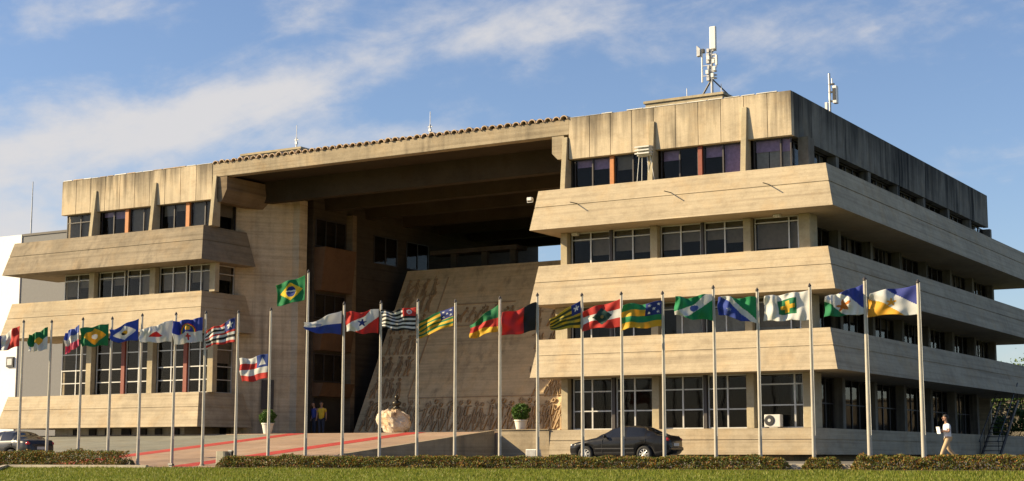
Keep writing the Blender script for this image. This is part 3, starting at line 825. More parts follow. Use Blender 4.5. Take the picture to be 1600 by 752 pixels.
for j in range(8): rfigure(4.4 + j * 0.55, 7.3 + random.uniform(-.1, .1), 1.0, random.uniform(-0.3, 0.3))
for k in range(5):               # right-hand strip
    for j in range(5):
        rfigure(10.2 + j * 0.75 + random.uniform(-.2, .2) + (4 - k) * 0.25, 2.3 + k * 1.5, 1.4, random.uniform(-0.25, 0.25))
recalc(rl.build('relief', M['relief'], mural))
fl = MB()                        # thin raised borders of the carved fields
def fborder(p, q, w): 
    p = Vector(p); q = Vector(q); t = (q - p).normalized(); nn = Vector((-t.y, t.x)) * (w / 2)
    pts = [p - nn, p + nn, q + nn, q - nn]
    lo = [mur(a.x / Wm, a.y / Hm, -0.02) for a in pts]; hi = [mur(a.x / Wm, a.y / Hm, 0.05) for a in pts]
    fl.add(lo + hi, [(4, 5, 6, 7), (0, 1, 5, 4), (1, 2, 6, 5), (2, 3, 7, 6), (3, 0, 4, 7)])
fborder((3.0, 2.45), (3.2, 10.6), 0.07); fborder((3.1, 2.38), (Wm - .1, 2.38), 0.06); fborder((4.2, 8.6), (8.4, 8.6), 0.06); fborder((4.2, 7.1), (8.4, 7.1), 0.06)
recalc(fl.build('relief_border', M['relief'], mural))
# ------------------------------------------------------------------ walls next to the terrace
m = MB(); m.box(RX1 + 0.5, -11.86, -0.66, -0.602, 0.7, TZ + 0.06)
m.box(RX1 + 0.3, -11.86, -0.72, -0.1, TZ + 0.062, TZ + 0.10)
tag(m.build('retaining_wall', M['retain']), 'low sunlit concrete retaining wall under the terrace beside the ramp', 'wall')
m = MB(); m.prism([(-12.4, 0.7), (-0.7, 0.7), (-0.7, TZ + 0.06), (-12.4, slope_z(-12.4) + 0.06)], RX1 + 0.004, RX1 + 0.22, mp=lambda a, b, h: (h, a, b))
tag(recalc(m.build('ramp_side_wall', M['retain'])), 'shaded concrete side wall along the right edge of the ramp', 'wall')

# ------------------------------------------------------------------ white building behind on the left
wc = on_d(34, 367, 112)
WB = thing('white_building', (wc.x - 10, wc.y + 10, 1.2), 'plain white block with a grey extension behind the left end of the concrete building', 'building')
m = MB(); m.box(wc.x - 40, wc.x, wc.y, wc.y + 0.3, 1.2, wc.z); m.build('front_wall', M['white_wall'], WB)
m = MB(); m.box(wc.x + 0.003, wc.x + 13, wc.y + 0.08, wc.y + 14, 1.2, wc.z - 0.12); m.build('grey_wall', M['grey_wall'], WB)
m = MB(); m.box(wc.x - 40, wc.x - 0.004, wc.y + 0.302, wc.y + 14, 1.2, wc.z - 0.12); m.build('rear_block', M['white_wall'], WB)
m = MB(); m.box(wc.x + 0.004, wc.x + 13.1, wc.y + 0.02, wc.y + 14.06, wc.z - 0.118, wc.z + 0.04); m.build('roof_edge', M['frame_dark'], WB)
q = on_y(17, 566, wc.y)
m = MB(); m.box(q.x - 0.36, q.x + 0.36, q.y - 0.12, q.y - 0.003, q.z - 0.36, q.z + 0.36); w_ = m.build('window', M['black_metal'], WB)
m = MB(); m.box(q.x - 0.24, q.x + 0.24, q.y - 0.14, q.y - 0.122, q.z - 0.22, q.z + 0.24); m.build('pane', M['grey_metal'], w_)
q = on_d(48, 372, 114)
T_ = thing('lightning_rod', (q.x, q.y, wc.z), 'very thin lightning rod on the white block roof at the far left', 'rod')
m = MB(); m.tube((q.x, q.y, wc.z - 0.1), (q.x, q.y, on_d(48, 284, 114).z), 0.06, 0.03, n=6); m.build('rod', M['grey_metal'], T_)
m = MB(); m.lathe((q.x, q.y, wc.z + 0.05), [(0.2, 0), (0.2, 0.08), (0.08, 0.2)], n=10); m.build('base', M['grey_metal'], T_)

# ------------------------------------------------------------------ antennas on the roof
def antenna_big():
    y = 7.0; b0 = on_y(1113, 149, y); zt = on_y(1117, 43, y).z; zb = on_y(1113, 147, 4.2).z - 0.01
    k = b0.x
    t = thing('antenna_mast', (k, y, zb), 'tall roof antenna mast with white panel antennas and diagonal braces', 'antenna')
    m = MB(); m.tube((k, y, zb), (k, y, zt - 0.5), 0.075, 0.06, n=10); m.build('mast', M['grey_metal'], t)
    def z(v): return on_y(1113, v, y).z
    m = MB(); m.box(k + 0.02, k + 0.34, y - 0.28, y - 0.10, z(79), zt); bevel(m.build('panel_antenna', M['white_metal'], t), 0.03)
    m = MB(); m.box(k - 0.02 - 0.16, k - 0.02, y + 0.16, y + 0.36, z(79), zt + 0.1); bevel(m.build('panel_antenna', M['white_metal'], t), 0.03)
    m = MB(); m.box(k + 0.26, k + 0.38, y - 0.2, y - 0.08, z(104), z(88)); bevel(m.build('panel_antenna', M['white_metal'], t), 0.02)
    # side pole with the small flat antenna
    kx = on_y(1097, 100, y).x
    m = MB(); m.tube((kx, y, z(127)), (kx, y, z(76)), 0.045, n=8); m.build('side_pole', M['white_metal'], t)
    m = MB(); m.prism([(kx - 0.24, z(86)), (kx - 0.06, z(85)), (kx - 0.06, z(74)), (kx - 0.24, z(69))], y - 0.12, y + 0.1, mp=lambda a, b, h: (a, h, b)); recalc(m.build('flat_antenna', M['grey_metal'], t))
    m = MB(); m.box(kx + 0.02, kx + 0.13, y - 0.1, y + 0.1, z(81), z(75)); m.build('radio_unit', M['black_metal'], t)
    m = MB()
    for v in (80, 87, 92, 97, 106, 113, 119, 124):
        zz = z(v); m.box(k - 0.22, k + 0.26, y - 0.05, y + 0.05, zz, zz + 0.07)
        m.box(k - 0.26 + random.uniform(0, .1), k - 0.1, y - 0.12, y + 0.08, zz - 0.06, zz + 0.13)
    m.box(kx, k, y - 0.03, y + 0.03, z(118), z(117)); m.box(kx, k, y - 0.03, y + 0.03, z(102), z(101))
    m.build('bracket', M['grey_metal'], t)
    m = MB()
    for dx, v in ((0.16, 100), (0.2, 112), (-0.12, 94), (-0.18, 116), (0.1, 122)): m.box(k + dx - 0.07, k + dx + 0.07, y - 0.22, y - 0.06, z(v), z(v - 6))
    m.build('radio_unit', M['white_metal'], t)
    m = MB(); m.tube((k - 0.05, y, z(125)), (on_y(1088, 150, y).x, y - 0.2, zb), 0.05, n=6); m.build('brace', M['black_metal'], t)
    m = MB(); m.tube((k + 0.05, y, z(125)), (on_y(1142, 137, y).x, y + 2.2, zb), 0.035, n=6); m.build('brace', M['black_metal'], t)
    for u in (1068, 1122):
        xx = on_y(u, 140, y).x; m = MB(); m.tube((xx, y + 0.4, zb), (xx, y + 0.4, z(130)), 0.02, n=6); m.build('whip_aerial', M['white_metal'], t)
antenna_big()
def antenna_small():
    x = -2.5; b0 = on_x(1299, 176, x); y = b0.y
    t = thing('antenna_mast', (x, y, ZT - 0.12), 'shorter roof antenna mast with one long white panel behind the shaded side parapet', 'antenna')
    def z(v): return on_x(1299, v, x).z
    k = x
    m = MB(); m.tube((k - 0.06, y, ZT - 0.12), (k - 0.06, y, z(116)), 0.06, n=8); m.build('mast', M['grey_metal'], t)
    m = MB(); m.box(k + 0.14, k + 0.36, y - 0.15, y + 0.15, z(163), z(136)); bevel(m.build('panel_antenna', M['white_metal'], t), 0.03)
    m = MB(); m.box(k - 0.3, k - 0.18, y - 0.1, y + 0.1, z(172), z(160)); m.build('radio_unit', M['white_metal'], t)
    m = MB()
    for v in (134, 146, 160): m.box(k - 0.1, k + 0.2, y - 0.05, y + 0.05, z(v), z(v) + 0.08)
    m.box(k + 0.15, k + 0.3, y - 0.17, y - 0.152, z(158), z(140))
    m.build('bracket', M['black_metal'], t)
    m = MB(); m.tube((k + 0.08, y, z(134)), (k + 0.08, y, z(124)), 0.03, n=6); m.build('whip_aerial', M['grey_metal'], t)
antenna_small()
for u, v0, v1, y, w_, lab in ((463, 236, 205, 7.5, 0.05, 'thin white roof aerial above the left end of the portal roof'), (672, 212, 184, 8.5, 0.05, 'short dark roof aerial above the middle of the portal roof')):
    b0 = on_y(u, v0, y); zt_ = on_y(u, v1, y).z; zb_ = ZT - 0.12
    t = thing('roof_aerial', (b0.x, y, zb_), lab, 'aerial')
    m = MB(); m.tube((b0.x, y, zb_), (b0.x, y, zt_ - 0.4), w_, n=8); m.build('mast', M['white_metal'] if u == 463 else M['grey_metal'], t)
    m = MB(); m.tube((b0.x, y, zt_ - 0.4), (b0.x, y, zt_ + 0.35), 0.018, n=6); m.build('tip', M['grey_metal'], t)
    m = MB(); m.box(b0.x - 0.15, b0.x + 0.15, y - 0.02, y + 0.02, zt_ - 0.55, zt_ - 0.51); m.box(b0.x - 0.07, b0.x + 0.07, y - 0.06, y + 0.06, zt_ - 0.8, zt_ - 0.65); m.build('bracket', M['grey_metal'], t)

# ------------------------------------------------------------------ equipment on the facade
p = on_y(1007, 237, -0.35)
t = thing('window_unit', (p.x, p.y, p.z - 0.3), 'pale louvred box on splayed thin legs in front of the top floor windows', 'equipment')
m = MB()
for k in range(3): m.prism([(p.y - 0.3, p.z + 0.15 - k * 0.15), (p.y + 0.25, p.z + 0.22 - k * 0.15), (p.y + 0.25, p.z + 0.28 - k * 0.15), (p.y - 0.3, p.z + 0.21 - k * 0.15)], p.x - 0.36, p.x + 0.36, mp=lambda a, b, h: (h, a, b))
m.box(p.x - 0.33, p.x + 0.33, p.y - 0.1, p.y + 0.25, p.z - 0.2, p.z + 0.2)
recalc(m.build('louvred_box', M['plastic_white'], t))
for dx in (-0.45, -0.2, 0.2, 0.45):
    m = MB(); m.tube((p.x + dx * 0.6, p.y, p.z - 0.16), (p.x + dx, p.y + 0.1, B1T + 0.001), 0.014, n=6); m.build('leg', M['white_metal'], t)

p = on_y(1209, 668, -0.1)
t = thing('air_conditioner', (p.x, -0.1, B4T), 'white outdoor air conditioner unit on the ledge of the ground floor window', 'air conditioner')
m = MB(); m.box(p.x - 0.37, p.x + 0.37, -0.26, 0.06, B4T + 0.04, B4T + 0.58); bevel(m.build('casing', M['plastic_white'], t), 0.03)
m = MB(); m.lathe((p.x - 0.12, -0.26, B4T + 0.33), [(0.23, 0.0), (0.23, 0.02), (0.2, 0.03)], n=24, ax=(0, -1, 0)); f_ = m.build('fan_grille', M['black_metal'], t)
m = MB(); m.lathe((p.x - 0.12, -0.292, B4T + 0.33), [(0.07, 0), (0.07, 0.01)], n=14, ax=(0, -1, 0)); m.build('hub', M['plastic_white'], f_)
for dx in (-0.3, 0.3):
    m = MB(); m.box(p.x + dx - 0.04, p.x + dx + 0.04, -0.24, 0.04, B4T + 0.002, B4T + 0.04); m.build('foot', M['black_metal'], t)

def floodlight(name, c, tilt, s, label):
    t = thing(name, c, label, 'floodlight')
    c = Vector(c)
    m = MB(); m.prism([(-0.22*s, 0.02), (0.22*s, 0.02), (0.14*s, 0.34*s), (-0.22*s, 0.34*s)], -0.26*s, 0.26*s, mp=lambda a, b, h: (c.x + h, c.y + a, c.z + 0.1*s + b)); bevel(recalc(m.build('housing', M['white_metal'], t)), 0.02)
    m = MB(); m.box(c.x - 0.22*s, c.x + 0.22*s, c.y - 0.24*s, c.y - 0.222*s, c.z + 0.15*s, c.z + 0.41*s); m.build('lens', M['grey_metal'], t)
    m = MB(); m.box(c.x - 0.29*s, c.x - 0.265*s, c.y - 0.04, c.y + 0.04, c.z, c.z + 0.3*s); m.box(c.x + 0.265*s, c.x + 0.29*s, c.y - 0.04, c.y + 0.04, c.z, c.z + 0.3*s); m.box(c.x - 0.29*s, c.x + 0.29*s, c.y - 0.04, c.y + 0.04, c.z - 0.02, c.z - 0.001); m.build('bracket', M['grey_metal'], t)
p = on_y(834, 709, -1.5); floodlight('floodlight', (p.x, p.y, 1.24), 0, 1.1, 'pale grey box floodlight on the ground by the retaining wall')
p = on_y(829, 316, -0.4); floodlight('floodlight', (p.x - 0.02, p.y, p.z), 0, 0.5, 'small pale floodlight on the inner end of the topmost right parapet')

# ------------------------------------------------------------------ flagpoles and flags
PH = 5.72
poles = [(33, 500), (77, 500), (126, 496), (172, 495), (219, 490), (272, 488), (319, 486), (370, 485), (421, 481), (479, 422), (536, 472), (594, 470),
         (652, 467), (711, 468), (781, 463), (840, 458), (910, 458), (972, 456), (1037, 455), (1117, 446), (1186, 450), (1269, 443), (1356, 433), (1440, 437)]
def on_row(u):                       # where the sight line at u crosses the row of poles
    d = ray(u, 600); dx, dy = d.x, d.y
    den = dx * RN.x + dy * RN.y
    t = (Vector((ROW0.x - CX, ROW0.y - CY)).dot(RN)) / den
    return CX + dx * t, CY + dy * t
# colours
W_ = (0.78, 0.78, 0.76); RED = (0.62, 0.035, 0.025); GRN = (0.01, 0.22, 0.075); YEL = (0.80, 0.50, 0.03); BLU = (0.02, 0.04, 0.24); BLK = (0.015, 0.015, 0.018); ORG = (0.65, 0.22, 0.03)
def star(s, t, cs, ct, r, asp=1.4):
    dx = (s - cs) * asp; dy = t - ct; d = math.hypot(dx, dy)
    if d > r: return False
    a = math.atan2(dx, -dy); k = abs(((a * 5 / (2 * math.pi)) + 0.5) % 1 - 0.5) * 2
    return d < r * (0.42 + 0.58 * (1 - min(1, k * 1.25)))
def inside(s, t, cs, ct, r, asp=1.4): return math.hypot((s - cs) * asp, t - ct) < r
def f1(s, t): return RED if s < 0.40 + 0.25 * (t - .5) else (W_ if s < 0.72 else BLU)
def f2(s, t):
    if abs(s - 0.45) * 2 + abs(t - 0.5) * 2 < 0.45: return YEL
    return GRN if t < 0.28 + 0.35 * s + .12 else W_
def f3(s, t): return (0.10, 0.16, 0.55) if t < 0.34 else (W_ if t < 0.66 else (0.75, 0.12, 0.22))
def f4(s, t):
    if inside(s, t, 0.5, 0.5, 0.14): return W_
    return YEL if abs(s - .5) / .42 + abs(t - .5) / .42 < 1 else GRN
def f5(s, t):
    if inside(s, t, 0.5, 0.5, 0.15): return YEL if (s + t) < 1.02 else BLK
    return W_ if abs(s - .5) / .42 + abs(t - .5) / .42 < 1 else (0.03, 0.08, 0.42)
def f6(s, t): return RED if 0.30 < t < 0.68 and abs(s - 0.5) < (t - 0.30) * 0.55 else W_
def f7(s, t):
    d = math.hypot((s - .5) * 1.4, t - .55)
    if t < 0.55 and 0.26 < d < 0.38: return RED if d > 0.34 else (YEL if d > 0.30 else GRN)
    if inside(s, t, .5, .38, .11): return YEL
    if t > .55: return RED if (abs(s - .5) < .022 and .62 < t < .88) or (abs(t - .72) < .03 and abs(s - .5) < .08) else W_
    return (0.04, 0.07, 0.42)
def f8(s, t):
    if s < 0.36 and t < 0.46: return W_ if star(s, t, .18, .23, .17) else BLU
    return (RED, W_, BLK, W_, RED, W_, BLK, W_, RED)[min(8, int(t * 9))]
def f9(s, t):
    if s < 0.40 and t < 0.50: return W_ if (0.12 < t < 0.40 and abs(s - .20) < (t - .12) * .42) else (0.02, 0.06, 0.30)
    return (W_, RED, W_, RED)[min(3, int(t * 4))]
def f10(s, t):
    if inside(s, t, .5, .5, .235):
        return W_ if abs(t - (.46 + .14 * (0.5 - s))) < .035 else (0.01, 0.04, 0.28)
    return (0.85, 0.60, 0.02) if abs(s - .5) / .41 + abs(t - .5) / .39 < 1 else (0.0, 0.24, 0.07)
def f11(s, t):
    if inside(s, t, .62, .42, .12): return (0.35, 0.40, 0.62)
    return W_ if t < 0.52 else (0.03, 0.07, 0.36)
def f12(s, t):
    if star(s, t, .5, .5, .2): return BLU
    k = t - .5 + (0.5 - s) * -0.9 * -1
    return W_ if abs((t - .5) - (s - .5) * .9) < .27 else RED
def f13(s, t):
    if s < 0.38 and t < 0.36: return W_ if inside(s, t, .19, .18, .11) and not star(s, t, .19, .18, .08) else RED
    return BLK if int(t * 11) % 2 == 0 else W_
def f14(s, t):
    if s < 0.36 and t < 0.48: return W_ if any(star(s, t, a, b, .06) for a, b in ((.08, .12), (.28, .12), (.18, .24), (.08, .36), (.28, .36))) else BLU
    return GRN if int(t * 8) % 2 == 0 else YEL
def f15(s, t):
    k = t + 0.25 * (s - .5)
    return GRN if k < .36 else (RED if k < .68 else YEL)
def f16(s, t): return BLK if s < 0.36 else RED
def f17(s, t):
    if s < 0.30 and t < 0.45: return W_ if star(s, t, .15, .22, .14) else BLU
    return (0.05, 0.075, 0.015) if int(t * 9) % 2 == 1 else (0.55, 0.42, 0.03)
def f18(s, t):
    if abs(s - .5) / .27 + abs(t - .5) / .36 < 1: return (0.01, 0.06, 0.05) if not inside(s, t, .5, .5, .06) else (0.4, 0.3, 0.1)
    return RED if t < .34 or t > .66 else W_
def f19(s, t):
    if s < 0.42 and t < 0.52: return W_ if any(star(s, t, a, b, .065) for a, b in ((.1, .12), (.32, .12), (.21, .26), (.1, .40), (.32, .40))) else BLU
    return (0.02, 0.30, 0.12) if int(t * 4) % 2 == 0 else YEL
def f20(s, t):
    if inside(s, t, .5, .5, .15): return (0.10, 0.16, 0.48)
    return W_ if abs(t - s) < .2 else (0.01, 0.30, 0.11)
def f21(s, t):
    k = t - (1.05 - 1.25 * s)
    if star(s, t, .72, .62, .11): return (0.3, 0.36, 0.5)
    if abs(k) < .15: return W_
    return (0.01, 0.32, 0.11) if k < 0 else (0.03, 0.07, 0.40)
def f22(s, t):
    if abs(s - .5) < .20 and abs(t - .48) < .27:
        a, b = abs(s - .5), abs(t - .48) * .75
        return YEL if (a < .045 or b < .045) and max(a, b) < .15 else (0.01, 0.22, 0.08)
    return W_
def f23(s, t):
    if star(s, t, .56, .56, .26): return ORG
    k = t - 0.95 + 1.0 * (1 - s) * -1 + 0.55
    q = s + t * 0.75
    if q < 0.66: return (0.04, 0.07, 0.40)
    return W_ if q < 1.22 else (0.01, 0.24, 0.09)
def f24(s, t):
    q = s * .9 + t * 0.85
    if inside(s, t, .58, .5, .17) and star(s, t, .58, .5, .17): return (0.8, 0.42, 0.03)
    if q < 0.62: return (0.04, 0.06, 0.34)
    return W_ if q < 1.12 else (0.82, 0.45, 0.03)
#   hoist top v, hoist bottom v, fly (u, v top, v bottom), pattern, words
flags = [
 (509, 541, -14, 528, 548, f1, 'red white and dark blue flag cut off at the left photo edge'),
 (511, 546, 45, 524, 549, f2, 'small green over white flag with a yellow centre'),
 (508, 541, 98, 519, 551, f3, 'blue white and pink banded flag'),
 (506, 540, 130, 515, 543, f4, 'green flag with a yellow diamond and a white centre'),
 (498, 532, 175, 517, 535, f5, 'blue flag with a white diamond and a yellow and black disc'),
 (500, 534, 221, 516, 535, f6, 'white flag with a red triangle'),
 (496, 534, 271, 503, 537, f7, 'blue over white flag with a rainbow arc'),
 (496, 535, 317, 516, 537, f8, 'red white and black striped flag with a starred blue corner'),
 (553, 591, 371, 561, 597, f9, 'half-mast red and white striped flag with white triangle on blue'),
 (430, 469, 430, 443, 475, f10, 'green Brazilian flag with yellow diamond and blue disc, highest of all'),
 (486, 523, 478, 508, 519, f11, 'white over blue flag narrowing to a point'),
 (483, 521, 542, 490, 519, f12, 'red flag with a white diagonal band and a dark star'),
 (480, 517, 595, 485, 512, f13, 'black and white striped flag with a red corner'),
 (479, 509, 650, 500, 523, f14, 'green and yellow thin striped flag with a starred blue corner'),
 (476, 518, 734, 506, 526, f15, 'green red and yellow flag twisted by the wind'),
 (472, 516, 784, 491, 524, f16, 'red flag with a black hoist'),
 (469, 512, 858, 499, 515, f17, 'dark yellow and black-green striped flag with a blue corner'),
 (467, 511, 912, 484, 513, f18, 'red white red flag with a dark diamond'),
 (470, 510, 971, 478, 514, f19, 'broad green and yellow striped flag with a starred blue corner'),
 (459, 501, 1052, 468, 496, f20, 'green flag with a pale diagonal band and a blue disc'),
 (464, 506, 1122, 462, 487, f21, 'blue and green flag split by a white diagonal'),
 (453, 500, 1198, 460, 498, f22, 'white flag with a green square and yellow cross'),
 (442, 491, 1288, 463, 491, f23, 'blue white and green flag with an orange star'),
 (444, 491, 1366, 455, 491, f24, 'blue white and yellow diagonal flag with a sun'),
]
def flagmat():
    m, nt, bs = newmat('flag_cloth')
    a = nt.nodes.new('ShaderNodeAttribute'); a.attribute_name = 'dye'
    n = noise(nt, mapped(nt, (1, 1, 1)), 60, 3, 0.5)
    c = mixc(nt, 0.35, a.outputs['Color'], ramp(nt, n, [(0.3, (0.82, 0.82, 0.82)), (0.7, (1.05, 1.05, 1.05))]), 'MULTIPLY')
    nt.links.new(c, bs.inputs['Base Color']); bs.inputs['Roughness'].default_value = 0.7
    bs.inputs['Specular IOR Level'].default_value = 0.2; bs.inputs['Sheen Weight'].default_value = 0.1
    tl = nt.nodes.new('ShaderNodeBsdfTranslucent'); nt.links.new(c, tl.inputs['Color'])
    mx = nt.nodes.new('ShaderNodeMixShader'); mx.inputs[0].default_value = 0.38
    out = [k for k in nt.nodes if k.type == 'OUTPUT_MATERIAL'][0]
    nt.links.new(bs.outputs[0], mx.inputs[1]); nt.links.new(tl.outputs[0], mx.inputs[2]); nt.links.new(mx.outputs[0], out.inputs['Surface'])
    return m
M['flag'] = flagmat()
def flag(px, py, data, idx):
    vt, vb, uf, vft, vfb, fn, words = data
    rn = random.Random(100 + idx)
    u0 = poles[idx][0]
    D = (px - CX) * FWD[0] + (py - CY) * FWD[1]
    yaw = rn.uniform(-0.50, 0.45)             # how far the cloth swings out of the plane across the view
    H0 = on_d(u0 - 2, vt, D); H1 = on_d(u0 - 3, vb, D)
    K0 = on_d(uf, vft, D); K1 = on_d(uf + rn.uniform(-1, 4), vfb, D)
    wdt = (K0 - H0).length
    nrm = Vector((-FWD[0], -FWD[1], 0))
    rgt = Vector((RGT[0], RGT[1], 0))
    NS, NT = 72, 44
    ph = rn.uniform(0, 6.28); k1 = rn.uniform(0.9, 2.1); amp = rn.uniform(0.06, 0.15); sag = rn.uniform(0.0, 0.07)
    crease = rn.uniform(0.2, 0.8); droop = rn.uniform(-0.02, 0.10)
    vv = []
    for i in range(NS + 1):
        s = i / NS
        for j in range(NT + 1):
            t = j / NT
            p = (H0 * (1 - t) + H1 * t) * (1 - s) + (K0 * (1 - t) + K1 * t) * s
            e = s ** 0.6
            w1 = math.sin(2 * math.pi * (k1 * s + 0.35 * t) + ph)
            w2 = math.sin(2 * math.pi * (2.3 * k1 * s - 0.5 * t) + ph * 1.7)
            p = p + nrm * (e * amp * (w1 + 0.45 * w2 + 0.3 * math.sin(2 * math.pi * (1.3 * s + 1.6 * t) + ph * 2.3)) + yaw * s * wdt)
            p.z += e * (0.035 * math.sin(2 * math.pi * (k1 * s + 0.1) + ph) - sag * math.sin(math.pi * s) + 0.02 * math.sin(9 * s + 7 * t + ph))
            fold = math.sin(2.6 * math.pi * (t * 1.2 - s * 0.9) + ph * 3.1) * (0.4 + 0.6 * math.sin(math.pi * min(1, s * 1.2)))
            p = p + nrm * (0.045 * crease * fold * min(1, s * 3))
            p.z -= droop * s * s * (0.3 + 0.7 * t)
            p += rgt * (0.02 * e * math.sin(2 * math.pi * (1.2 * t + .2 * s) + ph))
            vv.append(tuple(p))
    fs = []; cols = []
    for i in range(NS):
        for j in range(NT):
            a = i * (NT + 1) + j
            fs.append((a, a + NT + 1, a + NT + 2, a + 1)); cols.append(fn((i + .5) / NS, (j + .5) / NT))
    loc = H0
    me = bpy.data.meshes.new('flag'); me.from_pydata([(x - loc.x, y - loc.y, z - loc.z) for x, y, z in vv], [], fs)
    at_ = me.color_attributes.new('dye', 'FLOAT_COLOR', 'CORNER')
    buf = []
    for c in cols: buf += [c[0] * 0.9 + 0.025, c[1] * 0.9 + 0.025, c[2] * 0.9 + 0.025, 1.0] * 4
    at_.data.foreach_set('color', buf)
    me.polygons.foreach_set('use_smooth', [True] * len(fs)); me.materials.append(M['flag'])
    o = bpy.data.objects.new('flag', me); col.objects.link(o); o.location = loc
    so = o.modifiers.new('cloth_thickness', 'SOLIDIFY'); so.thickness = 0.004; so.offset = 0
    tag(o, words, 'flag', 'flags flying in front of the building')
for i, (u, vt) in enumerate(poles):
    x, y = on_row(u); z = gz(x, y)
    D = (x - CX) * FWD[0] + (y - CY) * FWD[1]
    zt_ = on_d(u, vt, D).z
    short = flags[i][6].replace('the row', 'all')
    t = thing('flagpole', (x, y, z), 'flagpole of the ' + flags[i][6], 'flagpole', 'flagpoles in a row on the lawn edge')
    m = MB(); rr = 0.085 if i >= 22 else 0.066
    m.tube((x, y, z), (x, y, zt_ - 0.12), rr, rr * 0.66, n=16, caps=False)
    m.build('shaft', M['pole'], t, smooth=True)
    m = MB(); m.lathe((x, y, zt_ - 0.12), [(rr * 0.7, -0.01), (rr * 0.85, 0.02), (rr * 0.85, 0.06), (rr * 0.5, 0.09), (0.015, 0.13)], n=12); m.build('pole_cap', M['frame_dark'], t)
    m = MB(); m.lathe((x, y, z - 0.05), [(0.16, 0), (0.16, 0.08), (0.10, 0.11), (0.09, 0.16)], n=12); m.build('base_collar', M['kerb'], t)
    m = MB(); m.tube((x + 0.09, y - 0.05, z + 1.1), (x + 0.07, y - 0.05, zt_ - 0.1), 0.009, n=5); m.build('halyard', M['flash'], t)
    flag(x, y, flags[i], i)

# ------------------------------------------------------------------ hedges
def leaves(mb, n, place, size, rn, upbias=0.3, asp=2.0):
    for _ in range(n):
        c = Vector(place()); a = Vector((rn.gauss(0, 1), rn.gauss(0, 1), rn.gauss(0, 1) + upbias)).normalized()
        b = a.orthogonal().normalized(); b = (Matrix.Rotation(rn.uniform(0, 6.28), 3, a) @ b)
        L = size * rn.uniform(0.7, 1.35); w = L / asp
        nn = a.cross(b)
        mb.add([c - a * L * .5, c - nn * w * .5 + b * w * .15, c + a * L * .5, c + nn * w * .5 + b * w * .15], [(0, 1, 2, 3)])
def hedge(l0, l1, s0, s1, h, label, rust, seed, dens=1500):
    rn = random.Random(seed)
    x, y = row_xy((l0 + l1) / 2, (s0 + s1) / 2)
    t = thing('hedge', (x, y, zs((s0 + s1) / 2)), label, 'hedge', 'croton hedges along the lawn')
    L = l1 - l0; w = s1 - s0
    def top(l): return h * (0.86 + 0.22 * mnoise.noise(Vector((l * 0.9, seed, 0))) + 0.16 * mnoise.noise(Vector((l * 3.1, seed, 4))))
    def place():
        l = rn.uniform(l0, l1); q = rn.random()
        e = min(1.0, (l - l0) / 0.35 + .3, (l1 - l) / 0.35 + .3)
        hh = top(l) * e
        if q < 0.30: k = (rn.uniform(0, 1), rn.uniform(0.86, 1.08))
        elif q < 0.66: k = (1 - abs(rn.gauss(0, .10)) , rn.uniform(0.0, 1))
        else: k = (rn.uniform(0, 1), rn.uniform(.02, 1))
        bulge = 0.12 * mnoise.noise(Vector((l * 1.7, k[1] * 3, seed + 9)))
        rnd = 1 - 0.22 * max(0, k[1] - .6)
        s = s0 + w * (0.5 + (k[0] - .5) * rnd) + bulge
        X, Y = row_xy(l, s)
        return (X, Y, zs(s) + hh * k[1])
    m = MB(); leaves(m, int(L * dens * (1 - rust)), place, 0.078, rn, 0.5); recalc_off = m.build('foliage', M['croton'], t)
    m = MB(); leaves(m, int(L * dens * rust), place, 0.085, rn, 0.6); o = m.build('foliage', M['croton_red'], t); o['label'] = 'rusty red and yellow leaves'
    m = MB(); k = int(L * 3)
    for i in range(k):
        l = min(l1 - .4, max(l0 + .4, l0 + (i + rn.random()) * L / k)); s = rn.uniform(s0 + .15, s1 - .15); X, Y = row_xy(l, s); z = zs(s)
        for _ in range(3): m.tube((X, Y, z), (X + rn.uniform(-.2, .2), Y + rn.uniform(-.2, .2), z + h * rn.uniform(.6, .95)), 0.012, 0.005, n=4, caps=False)
    m.build('stems', M['bark'], t)
def rl_(u):
    x, y = on_row(u); return row_st(x, y)[0]
curb_run([row_xy(rl_(1228), -0.1), row_xy(rl_(1350), -0.1)], 0.5, 0.16, M['kerb'])
hedge(-12.0, rl_(222), 0.25, 1.25, 0.68, 'dark croton hedge with rusty tops at the left edge', 0.26, 11)
hedge(rl_(366), rl_(1236), 0.25, 1.15, 0.46, 'long low croton hedge from the stone marker past the dark car', 0.22, 12)
hedge(rl_(1262), rl_(1318), 0.3, 1.15, 0.46, 'very short croton hedge segment between two paved gaps', 0.2, 13)
hedge(rl_(1336), rl_(1700), 0.25, 1.15, 0.50, 'croton hedge at the right in front of the walking man', 0.24, 14)

# ------------------------------------------------------------------ grass on the lawn
def grass():
    rn = random.Random(5); m = MB(); n = 0
    while n < 60000:
        l = rn.uniform(-14, 48); s = 1.7 + 24 * rn.random() ** 1.15
        x, y = row_xy(l, s)
        d = ((x - CX) * FWD[0] + (y - CY) * FWD[1]); r = ((x - CX) * RGT[0] + (y - CY) * RGT[1])
        if abs(r / d) > 0.36: n += 0.05; continue
        z = zs(s); cl = mnoise.noise(Vector((x * .5, y * .5, 0)))
        h = (0.06 + 0.05 * max(-.5, cl)) * rn.uniform(0.6, 1.5); a = rn.uniform(0, 6.28); w = 0.016
        lx, ly = rn.gauss(0, .35) * h, rn.gauss(0, .35) * h
        ca_, sa_ = math.cos(a) * w, math.sin(a) * w
        m.add([(x - ca_, y - sa_, z - .01), (x + ca_, y + sa_, z - .01), (x + lx, y + ly, z + h)], [(0, 1, 2)])
        n += 1
    tag(m.build('grass', M['blade']), 'short yellow green grass covering the lawn', 'grass', kind='stuff')
grass()

